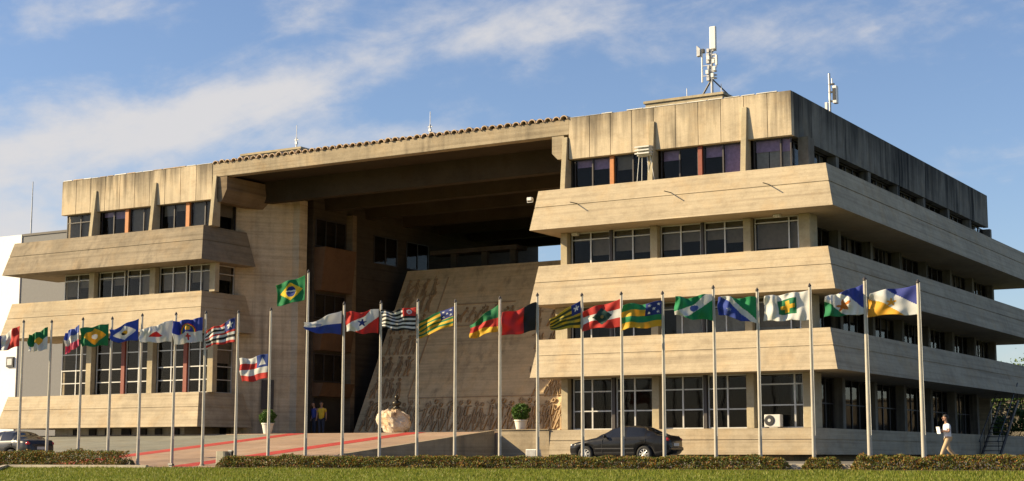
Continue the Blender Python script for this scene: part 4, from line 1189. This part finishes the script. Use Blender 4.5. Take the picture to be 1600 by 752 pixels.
# ------------------------------------------------------------------ cars
def spl(pts, x):
    if x <= pts[0][0]: return pts[0][1]
    for (x0, y0), (x1, y1) in zip(pts[:-1], pts[1:]):
        if x <= x1:
            t = (x - x0) / (x1 - x0); t = t * t * (3 - 2 * t) * 0.5 + t * 0.5
            return y0 + (y1 - y0) * t
    return pts[-1][1]
def carpaint(name, c, metal=0.4):
    m, nt, bs = newmat(name)
    n = noise(nt, mapped(nt, (1, 1, 1)), 3, 4, 0.6)
    v = Vector(c); nt.links.new(ramp(nt, n, [(0.3, v * .85), (0.7, v * 1.15)]), bs.inputs['Base Color'])
    bs.inputs['Metallic'].default_value = metal; bs.inputs['Roughness'].default_value = 0.32
    bs.inputs['Coat Weight'].default_value = 0.35; bs.inputs['Specular IOR Level'].default_value = 0.15; bs.inputs['Coat Roughness'].default_value = 0.05
    return m
M['car_dark'] = carpaint('dark_grey_car_paint', (0.010, 0.010, 0.011), 0.0)
M['car_silver'] = carpaint('silver_grey_car_paint', (0.035, 0.037, 0.042), 0.2)
M['car_glass'] = simple('tinted_car_glass', (0.012, 0.013, 0.015), 0.05, var=0.1, spec=0.6)
M['tyre'] = simple('tyre_rubber', (0.02, 0.02, 0.02), 0.85)
M['rim'] = simple('alloy_rim', (0.62, 0.62, 0.60), 0.35, 0.15)
M['tail'] = simple('red_tail_lamp', (0.45, 0.015, 0.012), 0.15, spec=0.8)
M['head'] = simple('clear_head_lamp', (0.75, 0.75, 0.74), 0.1, spec=0.9)
M['plate'] = simple('number_plate', (0.55, 0.55, 0.52), 0.5)
def car(name, loc, rot, label, paint):
    """sedan, x runs from the nose (0) to the tail (L), built round its own origin and then placed"""
    t = bpy.data.objects.new(name, None); col.objects.link(t); tag(t, label, 'car', 'parked cars')
    L = 4.55
    belt = [(0, 0.62), (0.12, 0.70), (0.5, 0.78), (1.25, 0.92), (2.0, 0.97), (3.4, 1.0), (4.0, 1.03), (4.4, 1.0), (4.55, 0.84)]
    roof = [(0, 0.62), (0.12, 0.71), (0.5, 0.81), (1.25, 0.96), (1.6, 1.14), (2.05, 1.37), (2.4, 1.435), (2.9, 1.445), (3.3, 1.40), (3.75, 1.21), (4.08, 1.07), (4.4, 1.03), (4.55, 0.85)]
    wid = [(0, 0.55), (0.10, 0.70), (0.35, 0.81), (1.0, 0.855), (2.2, 0.865), (3.6, 0.85), (4.2, 0.80), (4.48, 0.72), (4.55, 0.62)]
    rw = [(0, 0.50), (0.5, 0.66), (1.25, 0.68), (2.05, 0.57), (2.8, 0.575), (3.3, 0.57), (4.08, 0.62), (4.4, 0.66), (4.55, 0.55)]
    WXS = (0.86, 3.50); WR = 0.345
    xs_ = sorted(set([L * i / 90 for i in range(91)]))
    rings = []
    for x in xs_:
        zb_ = spl([(0, 0.34), (0.2, 0.24), (0.6, 0.21), (4.0, 0.21), (4.4, 0.30), (4.55, 0.42)], x)
        for wx in WXS:
            dd = WR + 0.055
            if abs(x - wx) < dd: zb_ = max(zb_, 0.30 + math.sqrt(dd * dd - (x - wx) ** 2))
        zs_ = spl(belt, x); zr = max(spl(roof, x), zs_ + 0.01); w = spl(wid, x); r = min(spl(rw, x), w - 0.03)
        zb_ = min(zb_, zs_ - 0.06)
        zm = max(zb_ + 0.02, 0.60 * zs_ + 0.4 * 0.30)
        half = [(0, zb_), (w * 0.93, zb_), (w * 0.985, zb_ + (zm - zb_) * .35), (w, zm), (w * 0.985, zm + (zs_ - zm) * .6), (w * 0.94, zs_),
                (w * 0.94 + (r - w * 0.94) * .5, zs_ + (zr - zs_) * .52), (r, zs_ + (zr - zs_) * .9), (r * 0.62, zr - 0.004 + (zr - zs_) * 0.02), (0, zr + (zr - zs_) * .035)]
        ring = [(y, z) for y, z in half] + [(-y, z) for y, z in reversed(half[1:-1])]
        rings.append((x, ring))
    n = len(rings[0][1]); H = 10
    B, G = MB(), MB()
    allv = [(x, y, z) for x, rg in rings for y, z in rg]
    def side_idx(j): return j if j < H - 1 else (n - 1 - j)
    bf, gf, cf = [], [], []
    for i in range(len(xs_) - 1):
        xm = (xs_[i] + xs_[i + 1]) / 2
        for j in range(n):
            k = (j + 1) % n
            q = (i*n+j, i*n+k, (i+1)*n+k, (i+1)*n+j)
            sj = min(j, (n - j) % n if (n - j) % n < j else j)
            lo = min(j, n - j if j else 0) if j < H else n - j - 1
            # lo = index of the lower half-profile point of this strip
            lo = j if j < H - 1 else n - 1 - j
            glass = False
            if lo in (5, 6) and 1.62 < xm < 3.95:
                glass = not (2.58 < xm < 2.68 or 3.50 < xm < 3.58)
                if lo == 6 and (xm < 1.95 or xm > 3.55): glass = False
                if lo == 5 and (xm < 1.72 or xm > 3.75): glass = False
            if lo in (7, 8) and (1.33 < xm < 2.02 or 3.33 < xm < 3.98): glass = True
            if lo == 0: glass = False
            (gf if glass else (cf if (lo in (1,) ) else bf)).append(q)
    B.v = allv; B.f = bf + [tuple(range(n - 1, -1, -1)), tuple(range((len(xs_) - 1) * n, len(xs_) * n))]; B.m = [0] * len(B.f)
    base = len(B.f)
    B.f += cf; B.m += [1] * len(cf)
    o = B.build('body', [M[paint], M['black_metal']], None, smooth=True); recalc(o); o.parent = t
    G.v = allv; G.f = gf; G.m = [0] * len(gf)
    g = G.build('window_glass', M['car_glass'], None, smooth=True); g.parent = t
    def part(nm, mb, mat, par=t, smooth=False):
        p_ = recalc(mb.build(nm, mat, None, smooth=smooth)); p_.parent = par; return p_
    for wx in WXS:
        for sg in (-1, 1):
            yo = 0.80 * sg
            m = MB(); m.lathe((wx, yo - 0.10 * sg, 0.30), [(0.20, 0), (0.30, 0.0), (0.325, 0.03), (0.325, 0.15), (0.30, 0.185), (0.215, 0.19), (0.20, 0.16)], n=32, ax=(0, sg, 0))
            w_ = part('wheel', m, M['tyre'], smooth=True)
            m = MB(); m.lathe((wx, yo + 0.04 * sg, 0.30), [(0.212, 0), (0.212, 0.035), (0.195, 0.04), (0.19, 0.015), (0.05, 0.02), (0.04, 0.045), (0.001, 0.05)], n=32, ax=(0, sg, 0))
            for k in range(8):
                a = k * math.pi / 4; c_, s_ = math.cos(a), math.sin(a)
                m.tube((wx + 0.04 * c_, yo + 0.075 * sg, 0.30 + 0.04 * s_), (wx + 0.19 * c_, yo + 0.075 * sg, 0.30 + 0.19 * s_), 0.022, 0.017, n=6)
            part('rim', m, M['rim'], w_)
            # dark wheel housing
            m = MB(); m.lathe((wx, yo - 0.24 * sg, 0.34), [(0.36, 0), (0.36, 0.06)], n=20, ax=(0, sg, 0)); part('wheel_housing', m, M['black_metal'])
    for sg in (-1, 1):
        m = MB(); m.ball((0.16, 0.58 * sg, 0.66), 0.10, 12, sc=(1.0, 1.3, 0.62)); part('headlight', m, M['head'], smooth=True)
        m = MB(); m.ball((4.40, 0.66 * sg, 0.88), 0.10, 12, sc=(1.45, 0.9, 0.85)); part('tail_light', m, M['tail'], smooth=True)
        m = MB(); m.ball((1.78, 0.93 * sg, 1.02), 0.085, 10, sc=(0.8, 1.1, 0.8)); m.box(1.76, 1.82, min(.8*sg, .93*sg), max(.8*sg, .93*sg), 0.98, 1.01); part('wing_mirror', m, M[paint], smooth=True)
        for x in (2.42, 3.30):
            m = MB(); m.box(x, x + 0.19, min(0.84*sg, 0.875*sg), max(0.84*sg, 0.875*sg), 0.85, 0.875); part('door_handle', m, M[paint])
        m = MB()
        for x in (1.62, 2.63, 3.52): m.box(x, x + 0.012, min(0.853*sg, 0.869*sg), max(0.853*sg, 0.869*sg), 0.36 if x < 3.5 else 0.76, 0.93)
        part('door_seam', m, M['black_metal'])
        m = MB(); m.box(1.3, 3.05, min(.855*sg, .878*sg), max(.855*sg, .878*sg), 0.50, 0.545); part('side_strip', m, M['black_metal'])
    m = MB(); m.box(4.55, 4.565, -0.26, 0.26, 0.62, 0.74); part('number_plate', m, M['plate'])
    m = MB(); m.box(-0.012, 0.06, -0.36, 0.36, 0.46, 0.58); part('grille', m, M['black_metal'])
    m = MB(); m.box(4.44, 4.60, -0.66, 0.66, 0.44, 0.58); bevel(part('rear_bumper', m, M[paint]), 0.04, 3)
    t.location = loc; t.rotation_euler = (0, 0, rot)
    return t
# nose to the left, tail to the right, broadside
cc = on_y(900, 709, -5.6)
car('parked_car', (cc.x, -5.6, gz(cc.x + 2, -5.6)), R(2), 'dark grey sedan with silver wheels parked before the right wing', 'car_dark')
cr = on_d(64, 700, 70)
car('parked_car', (cr.x - 4.5 * math.cos(R(-3)), cr.y - 4.5 * math.sin(R(-3)) , gz(cr.x, cr.y)), R(-3), 'silver grey sedan half cut off at the left photo edge', 'car_silver')

# ------------------------------------------------------------------ boulder with a bust, pots, marker
def bouldermat():
    m, nt, bs = newmat('pale_boulder_stone')
    a = noise(nt, mapped(nt, (1, 1, 1)), 2.2, 8, 0.65, 0.4); b = noise(nt, mapped(nt, (1, 1, 1), (5, 5, 5)), 1.1, 5, 0.6)
    c = ramp(nt, a, [(0.3, (0.22, 0.14, 0.09)), (0.45, (0.50, 0.36, 0.22)), (0.6, (0.62, 0.54, 0.42)), (0.8, (0.45, 0.30, 0.17))])
    c = mixc(nt, ramp(nt, b, [(0.5, (0, 0, 0)), (0.62, (.8, .8, .8))]), c, (0.62, 0.56, 0.48))
    nt.links.new(c, bs.inputs['Base Color']); bs.inputs['Roughness'].default_value = 0.85; bump(nt, bs, a, 0.6, 0.08)
    return m
M['boulder'] = bouldermat()
M['bronze'] = simple('dark_bronze', (0.05, 0.045, 0.035), 0.4, 0.7)
bp = on_y(617, 672, 2.6); bp.z = TZ
m = MB(); N = 40; K = 20; c0 = Vector((bp.x, bp.y, TZ + 0.58)); vv = []
for j in range(K + 1):
    phi = math.pi * j / K
    for i in range(N):
        a = 2 * math.pi * i / N
        d = Vector((math.sin(phi) * math.cos(a), math.sin(phi) * math.sin(a), math.cos(phi)))
        r = 1.0 + 0.30 * mnoise.noise(d * 1.3 + Vector((3, 1, 2))) + 0.16 * abs(mnoise.noise(d * 2.6 + Vector((1, 7, 2)))) + 0.10 * mnoise.noise(d * 5) + 0.05 * mnoise.noise(d * 11)
        q = Vector((d.x * 0.80 * r, d.y * 0.72 * r, d.z * 0.72 * r)); q.z = max(q.z, -0.59)
        vv.append(c0 + q)
m.add(vv, [(j*N+i, (j+1)*N+i, (j+1)*N+(i+1) % N, j*N+(i+1) % N) for j in range(K) for i in range(N)])
tag(recalc(m.build('boulder', M['boulder'])), 'large pale rough boulder in front of the carved brown mural', 'boulder')
t = thing('bust_statue', (bp.x + 0.1, bp.y, TZ + 1.3), 'small dark bust standing on top of the pale boulder', 'statue')
k = Vector((bp.x + 0.1, bp.y, TZ + 1.27))
m = MB(); m.lathe(k, [(0.20, 0), (0.20, 0.08), (0.12, 0.10), (0.14, 0.16), (0.24, 0.24), (0.23, 0.34), (0.08, 0.42), (0.07, 0.46)], n=16); m.build('torso', M['bronze'], t, smooth=True)
m = MB(); m.ball(k + Vector((0, 0, 0.57)), 0.12, 14, sc=(0.85, 1, 1.2)); m.ball(k + Vector((0, -0.12, 0.56)), 0.03, 8); m.build('head', M['bronze'], t, smooth=True)

def potted(c, label, r, hgt):
    rn = random.Random(int(c[0] * 10)); c = Vector(c)
    t = thing('potted_shrub', c, label, 'potted plant', 'round clipped shrubs in white pots')
    m = MB(); m.lathe(c, [(0.20, 0), (0.21, 0.03), (0.30, 0.48), (0.33, 0.50), (0.33, 0.56), (0.28, 0.56), (0.27, 0.48)], n=24); m.build('pot', M['pot'], t)
    m = MB(); m.lathe(c + Vector((0, 0, 0.47)), [(0.265, 0), (0.265, 0.02)], n=20); m.build('soil', M['soil'], t)
    m = MB(); m.tube(c + Vector((0, 0, 0.45)), c + Vector((0, 0, hgt)), 0.03, n=6); m.build('trunk', M['bark'], t)
    m = MB()
    def place():
        d = Vector((rn.gauss(0, 1), rn.gauss(0, 1), rn.gauss(0, 1))).normalized()
        q = r * (1 + 0.30 * mnoise.noise(d * 2.2 + Vector((r * 9, 1, 2)))) * rn.uniform(0.72, 1.10)
        return c + Vector((d.x * q, d.y * q, hgt + d.z * q * 0.9))
    leaves(m, 2200, place, 0.10, rn, 0.4)
    m.build('foliage', M['topiary'], t)
p = on_y(814, 671, 0.3); potted((p.x, 0.3, TZ + 0.0), 'round green shrub in a white pot before the right half of the mural', 0.40, 0.93)
p = on_x(418, 678, -30.3); p = on_y(418, 678, -0.15); potted((p.x, -0.15, TZ), 'round green shrub in a white pot left of the entrance by the pier', 0.40, 0.85)

x, y = on_row(351)
M['marker'] = concrete('rough_marker_stone', (0.36, 0.34, 0.27), streak=0.3, boards=None)
t = thing('stone_marker', (x, y, gz(x, y)), 'low pale rough stone marker at the left end of the long hedge', 'stone')
m = MB(); z = gz(x, y)
vv = []
for k in range(6):
    h = 0.66 * k / 5
    for q in range(12):
        a = 2 * math.pi * q / 12; r = (0.27 + 0.03 * mnoise.noise(Vector((math.cos(a) * 2, math.sin(a) * 2, h * 3)))) * (1 - 0.12 * k / 5)
        cx_ = max(-.22, min(.22, r * math.cos(a) * 1.3)); cy_ = max(-.17, min(.17, r * math.sin(a) * 1.2)); vv.append((x + cx_, y + cy_, z - .05 + h + .03 * mnoise.noise(Vector((q, k, 1)))))
m.add(vv, [(k*12+q, k*12+(q+1) % 12, (k+1)*12+(q+1) % 12, (k+1)*12+q) for k in range(5) for q in range(12)] + [tuple(60 + q for q in range(12))])
recalc(m.build('stone_block', M['marker'], t))
x, y = on_row(364)
t = thing('meter_post', (x, y, gz(x, y)), 'dark narrow utility post beside the pale stone marker', 'post')
z = gz(x, y)
m = MB(); m.box(x - 0.07, x + 0.07, y - 0.07, y + 0.07, z - .05, z + 0.60); bevel(m.build('post_body', M['black_metal'], t), 0.015)
m = MB(); m.box(x - 0.085, x + 0.085, y - 0.085, y + 0.085, z + 0.602, z + 0.65); m.build('post_cap', M['grey_metal'], t)
for u, lab, s in ((212, 'dark low ground spotlight at the right end of the left hedge', 0.3), (279, 'small dark ground spotlight in the drive mouth between the hedges', 0.14)):
    x, y = on_row(u); x, y = x + RN.x * .35, y + RN.y * .35; z = gz(x, y)
    t = thing('ground_spotlight', (x, y, z), lab, 'spotlight')
    m = MB(); m.prism([(-0.5*s, 0.06), (0.5*s, 0.06), (0.5*s, .3*s+.06), (-0.3*s, 0.75*s+.06)], -s * .9, s * .9, mp=lambda a, b, h: (x + h, y + a, z + b)); bevel(recalc(m.build('housing', M['black_metal'], t)), 0.02)
    m = MB(); m.box(x - s * .5, x + s * .5, y - s * .25, y + s * .25, z - .02, z + 0.06); m.build('foot', M['grey_metal'], t)

# ------------------------------------------------------------------ people
M['skin'] = simple('skin', (0.36, 0.20, 0.13), 0.55, var=0.08)
M['hair'] = simple('dark_hair', (0.02, 0.014, 0.011), 0.6)
M['shirt_white'] = simple('white_shirt_cloth', (0.66, 0.68, 0.72), 0.85, var=0.06)
M['trouser_tan'] = simple('tan_trouser_cloth', (0.46, 0.33, 0.20), 0.85, var=0.08)
M['shirt_yellow'] = simple('yellow_shirt_cloth', (0.62, 0.42, 0.03), 0.85)
M['shirt_blue'] = simple('blue_shirt_cloth', (0.05, 0.07, 0.30), 0.85)
M['jeans'] = simple('dark_jeans_cloth', (0.03, 0.035, 0.06), 0.85)
M['shoe'] = simple('dark_shoe_leather', (0.05, 0.035, 0.025), 0.5)
M['paper'] = simple('white_paper', (0.80, 0.79, 0.76), 0.7, var=0.03)
def skinmesh(name, joints, edges, mat, parent, levels=2, root=0):
    me = bpy.data.meshes.new(name); me.from_pydata([j[0] for j in joints], edges, [])
    o = bpy.data.objects.new(name, me); col.objects.link(o); o.parent = parent
    me.materials.append(mat)
    sk = o.modifiers.new('skin', 'SKIN'); sk.use_smooth_shade = True; sk.branch_smoothing = 0.6
    layer = me.skin_vertices[0] if me.skin_vertices else None
    if layer is None:
        bpy.context.view_layer.objects.active = o
        layer = me.skin_vertices[0]
    for i, j in enumerate(joints):
        r = j[1] if isinstance(j[1], tuple) else (j[1], j[1])
        layer.data[i].radius = r; layer.data[i].use_root = (i == root)
    sb = o.modifiers.new('sub', 'SUBSURF'); sb.levels = levels; sb.render_levels = levels
    return o
def person(loc, rot, label, top, legs_m, walk=True, hold=True):
    """x forward, y left, z up; walking with one leg ahead, or standing"""
    t = bpy.data.objects.new('person', None); col.objects.link(t); tag(t, label, 'person')
    st = 0.34 if walk else 0.03
    J = [((0, 0, 0.95), 0.10), ((0.0, 0, 1.12), 0.09), ((0.02, 0, 1.34), 0.095), ((0.03, 0, 1.45), (0.075, 0.07)), ((0.045, 0, 1.53), 0.052), ((0.07, 0, 1.60), 0.075), ((0.085, 0, 1.68), 0.09), ((0.075, 0, 1.76), 0.07)]
    E = [(0, 1), (1, 2), (2, 3), (3, 4), (4, 5), (5, 6), (6, 7)]
    def chain(start, pts):
        p = start
        for q in pts:
            J.append(q); E.append((p, len(J) - 1)); p = len(J) - 1
        return p
    # legs: left ahead, right behind
    chain(0, [((0.02, 0.10, 0.86), 0.10), ((st * 0.62, 0.10, 0.48), 0.065), ((st * 0.85, 0.10, 0.30), 0.055), ((st, 0.10, 0.09), 0.042), ((st + 0.15, 0.11, 0.05), 0.036)])
    chain(0, [((-0.01, -0.10, 0.86), 0.10), ((-st * 0.2, -0.10, 0.48), 0.065), ((-st * 0.75, -0.10, 0.30), 0.055), ((-st * 1.15, -0.10, 0.12), 0.042), ((-st * 1.15 + 0.13, -0.11, 0.045), 0.036)])
    hands = []
    for sg in (1, -1):
        if hold: el, wr = (0.02, 0.235 * sg, 1.13), (0.23, 0.15 * sg, 1.17)
        else: el, wr = (-0.03, 0.24 * sg, 1.14), (0.04, 0.25 * sg, 0.90)
        e = chain(2, [((0.01, 0.19 * sg, 1.40), 0.06), (el, 0.043), (wr, 0.03)])
        wv = Vector(wr); d = (wv - Vector(el)).normalized()
        pal = wv + d * 0.07
        J.append((tuple(pal), (0.038, 0.02))); E.append((e, len(J) - 1)); hands.append((wv, d, sg))
    body = skinmesh('body', J, E, M['skin'], t)
    # fingers and thumb
    m = MB()
    for wv, d, sg in hands:
        side = Vector((0, 0, 1)) if hold else Vector((1, 0, 0))
        for k, L in enumerate((0.07, 0.08, 0.076, 0.06)):
            b = wv + d * 0.085 + side * (0.027 - 0.018 * k); kx = b + d * L * .55 + Vector((0, -0.008 * sg, 0)); tip = kx + d * L * .35 + Vector((0, -0.03 * sg, 0))
            m.tube(b - d * .03, kx, 0.0095, 0.009, n=6); m.tube(kx, tip, 0.009, 0.0065, n=6)
        b = wv + d * 0.03 + side * 0.03; m.tube(b, b + d * 0.045 + side * 0.03, 0.012, 0.009, n=6)
    f_ = m.build('fingers', M['skin'], None, smooth=True); f_.parent = t
    # face: nose, ears
    m = MB(); m.ball((0.185, 0, 1.655), 0.022, 8, sc=(1, .8, 1.3)); m.ball((0.08, 0.092, 1.66), 0.028, 8, sc=(.8, .4, 1.2)); m.ball((0.08, -0.092, 1.66), 0.028, 8, sc=(.8, .4, 1.2)); m.ball((0.15, 0, 1.585), 0.035, 8, sc=(.8, 1, .8))
    f_ = m.build('face', M['skin'], None, smooth=True); f_.parent = t
    m = MB()
    for sg in (1, -1): m.ball((0.166, 0.034 * sg, 1.69), 0.007, 6)
    m.box(0.166, 0.172, -0.02, 0.02, 1.608, 1.614)
    f_ = m.build('eyes', M['hair'], None, smooth=True); f_.parent = t
    m = MB(); m.ball((0.048, 0, 1.735), 0.108, 16, sc=(1.0, 0.92, 0.74)); m.ball((0.0, 0, 1.68), 0.095, 12, sc=(0.75, 0.95, 1.0))
    f_ = m.build('hair', M['hair'], None, smooth=True); f_.parent = t
    # shirt
    S = [((-0.01, 0, 0.78), (0.18, 0.18)), ((0.0, 0, 1.05), (0.17, 0.17)), ((0.015, 0, 1.32), (0.18, 0.18)), ((0.03, 0, 1.50), (0.115, 0.115))]
    SE = [(0, 1), (1, 2), (2, 3)]
    for sg in (1, -1):
        el = Vector((0.02, 0.235 * sg, 1.13)) if hold else Vector((-0.03, 0.24 * sg, 1.14)); sh = Vector((0.01, 0.19 * sg, 1.40))
        S.append((tuple(sh), 0.078)); SE.append((2, len(S) - 1)); S.append((tuple(sh * .3 + el * .7), 0.068)); SE.append((len(S) - 2, len(S) - 1))
    skinmesh('shirt', S, SE, top, t, root=0)
    T = [((0, 0, 0.98), (0.15, 0.15)), ((0.02, 0.10, 0.84), 0.115), ((st * 0.62, 0.10, 0.48), 0.085), ((st * 0.85, 0.10, 0.30), 0.075), ((st * 0.98, 0.10, 0.11), 0.07),
         ((-0.01, -0.10, 0.84), 0.115), ((-st * 0.2, -0.10, 0.48), 0.085), ((-st * 0.75, -0.10, 0.30), 0.075), ((-st * 1.12, -0.10, 0.13), 0.07)]
    skinmesh('trousers', T, [(0, 1), (1, 2), (2, 3), (3, 4), (0, 5), (5, 6), (6, 7), (7, 8)], legs_m, t)
    for fx, fy, fz in ((st, 0.105, 0.045), (-st * 1.15, -0.105, 0.055)):
        m = MB(); m.ball((fx + 0.07, fy, fz), 0.14, 12, sc=(1, .38, .34)); f_ = m.build('shoe', M['shoe'], None, smooth=True); f_.parent = t
    t.location = loc; t.rotation_euler = (0, 0, rot); t.scale = (1.05, 1.05, 1.05)
    return t
pp = on_d(1482, 722, 64); gzp = gz(pp.x, pp.y) + 0.006
heading = math.atan2(-RGT[1], -RGT[0]) + R(8)
person((pp.x, pp.y, gzp), heading, 'man in a white shirt and tan trousers walking along the side road', M['shirt_white'], M['trouser_tan'])
hv = Vector((math.cos(heading), math.sin(heading), 0)); hl = Vector((-hv.y, hv.x, 0))
m = MB(); c = pp + hv * 0.352; zc = gzp + 1.26
pts = [c + hl * a + Vector((0, 0, b)) + hv * d for a, b, d in ((-.16, -.15, -.02), (.16, -.15, -.02), (.16, .13, .03), (-.16, .13, .03))]
m.add([(q.x, q.y, zc + q.z - c.z) for q in pts] + [(q.x + hv.x * .03, q.y + hv.y * .03, zc + q.z - c.z) for q in pts], [(0,1,2,3),(7,6,5,4),(0,4,5,1),(1,5,6,2),(2,6,7,3),(3,7,4,0)])
tag(recalc(m.build('papers', M['paper'])), 'white bundle of papers held by the walking man', 'papers')
p = on_y(502, 676, 6.0); person((p.x, 6.0, TZ), R(-60), 'person in a yellow top standing in the dark entrance', M['shirt_yellow'], M['jeans'], False, False)
p = on_y(491, 676, 6.2); person((p.x, 6.2, TZ), R(-110), 'person in a blue top standing in the dark entrance', M['shirt_blue'], M['jeans'], False, False)

# ------------------------------------------------------------------ trees far behind on the right, stair
def tree(x, y, h, r, label, seed):
    rn = random.Random(seed); z = 1.2
    t = thing('tree', (x, y, z), label, 'tree', 'trees behind the right-hand end')
    m = MB(); tip = Vector((x + rn.uniform(-.3, .3), y, z + h * .55)); m.tube((x, y, z), tip, 0.26, 0.14, n=10)
    limbs = []
    for k in range(7):
        a = k * 2.4; e = tip + Vector((math.cos(a) * r * rn.uniform(.4, .8), math.sin(a) * r * rn.uniform(.4, .8), h * rn.uniform(.1, .4)))
        m.tube(tip - Vector((0, 0, h * rn.uniform(0, .15))), e, 0.10, 0.03, n=6); limbs.append(e)
    m.build('trunk', M['bark'], t)
    cl = [e + Vector((rn.gauss(0, .5), rn.gauss(0, .5), rn.gauss(0, .4))) for e in limbs for _ in range(4)]
    m = MB()
    def place():
        c = rn.choice(cl); return c + Vector((rn.gauss(0, 1), rn.gauss(0, 1), rn.gauss(0, .75))) * (r * .24)
    leaves(m, 6000, place, 0.26 if r < 4.5 else 0.42, rn, 0.2)
    m.build('crown', M['leaf'], t)
tree(-2.0, 50, 6.5, 3.0, 'bushy tree nearest the rear corner of the building', 1)
tree(2.5, 58, 8.0, 3.8, 'taller dark tree farther right behind the building', 2)
tree(7.5, 66, 7.5, 3.8, 'broad tree farthest right behind the building', 3)
def bush(x, y, w, h, label, seed):
    rn = random.Random(seed); t = thing('bush', (x, y, 1.2), label, 'bush', 'bushes behind the rear corner')
    m = MB()
    for _ in range(9): m.tube((x, y, 1.2), (x + rn.uniform(-.5, .5) * w, y + rn.uniform(-.5, .5) * w, 1.2 + h * rn.uniform(.4, .85)), 0.05, 0.015, n=5)
    m.build('stems', M['bark'], t)
    cl = [Vector((x + rn.uniform(-.5, .5) * w, y + rn.uniform(-.5, .5) * w, 1.2 + h * rn.uniform(.08, .85))) for _ in range(26)]
    m = MB()
    leaves(m, 7000, lambda: rn.choice(cl) + Vector((rn.gauss(0, .32), rn.gauss(0, .32), abs(rn.gauss(0, .28)) - .1)), 0.20, rn, 0.2)
    m.build('foliage', M['leaf'], t)
bush(-1.5, 41, 3.4, 3.6, 'dark bush close behind the end of the shaded ground floor', 5)
bush(1.6, 43.5, 3.6, 3.0, 'dark bush seen behind the metal stair', 6)
bush(5.0, 47, 4.0, 3.4, 'dark bush at the right edge behind the stair', 8)
m = MB(); m.box(-6, 26, 49, 49.3, 1.0, 5.4); m.box(-6.1, 26.1, 48.9, 49.4, 5.402, 5.55); tag(m.build('boundary_wall', M['side_panel']), 'long dark concrete boundary wall behind the bushes at the right edge', 'wall')
added_shade_trees = [(36, -4, 11, 5.0, 'added unseen tree nearest the lawn, shading the side facade'), (41, 10, 12, 5.4, 'added unseen tree shading the middle of the side facade'),
              (37, 25, 11, 5.0, 'added unseen tree shading the rear half of the side facade'), (42, 40, 12.5, 5.6, 'added unseen tree shading the rear end of the side facade')]
for k, (tx_, ty_, th_, tr_, tl_) in enumerate(added_shade_trees): tree(tx_, ty_, th_, tr_, tl_, 20 + k)  # out-of-view trees, added to darken the side facade and its window reflections
t = thing('outside_stair', (1.6, 27, 1.2), 'dark metal stair with handrails against the shaded side wall', 'stair')
m = MB()
for sgn in (0.15, 1.15):
    m.prism([(24.2, 1.2), (24.6, 1.2), (29.6, 4.6), (29.2, 4.6)], 1.0 + sgn, 1.06 + sgn, mp=lambda a, b, h: (h, a, b))
recalc(m.build('stringer', M['black_metal'], t))
m = MB()
for k in range(13): m.box(1.22, 2.14, 24.5 + k * .38, 24.8 + k * .38, 1.42 + k * .26, 1.46 + k * .26)
m.build('treads', M['black_metal'], t)
m = MB()
for X in (1.18, 2.18):
    m.tube((X, 24.3, 2.2), (X, 29.4, 5.6), 0.03, n=6)
    for k in range(6): m.tube((X, 24.5 + k * .95, 1.3 + k * .64), (X, 24.5 + k * .95, 2.3 + k * .64), 0.02, n=6)
m.build('handrail', M['black_metal'], t)
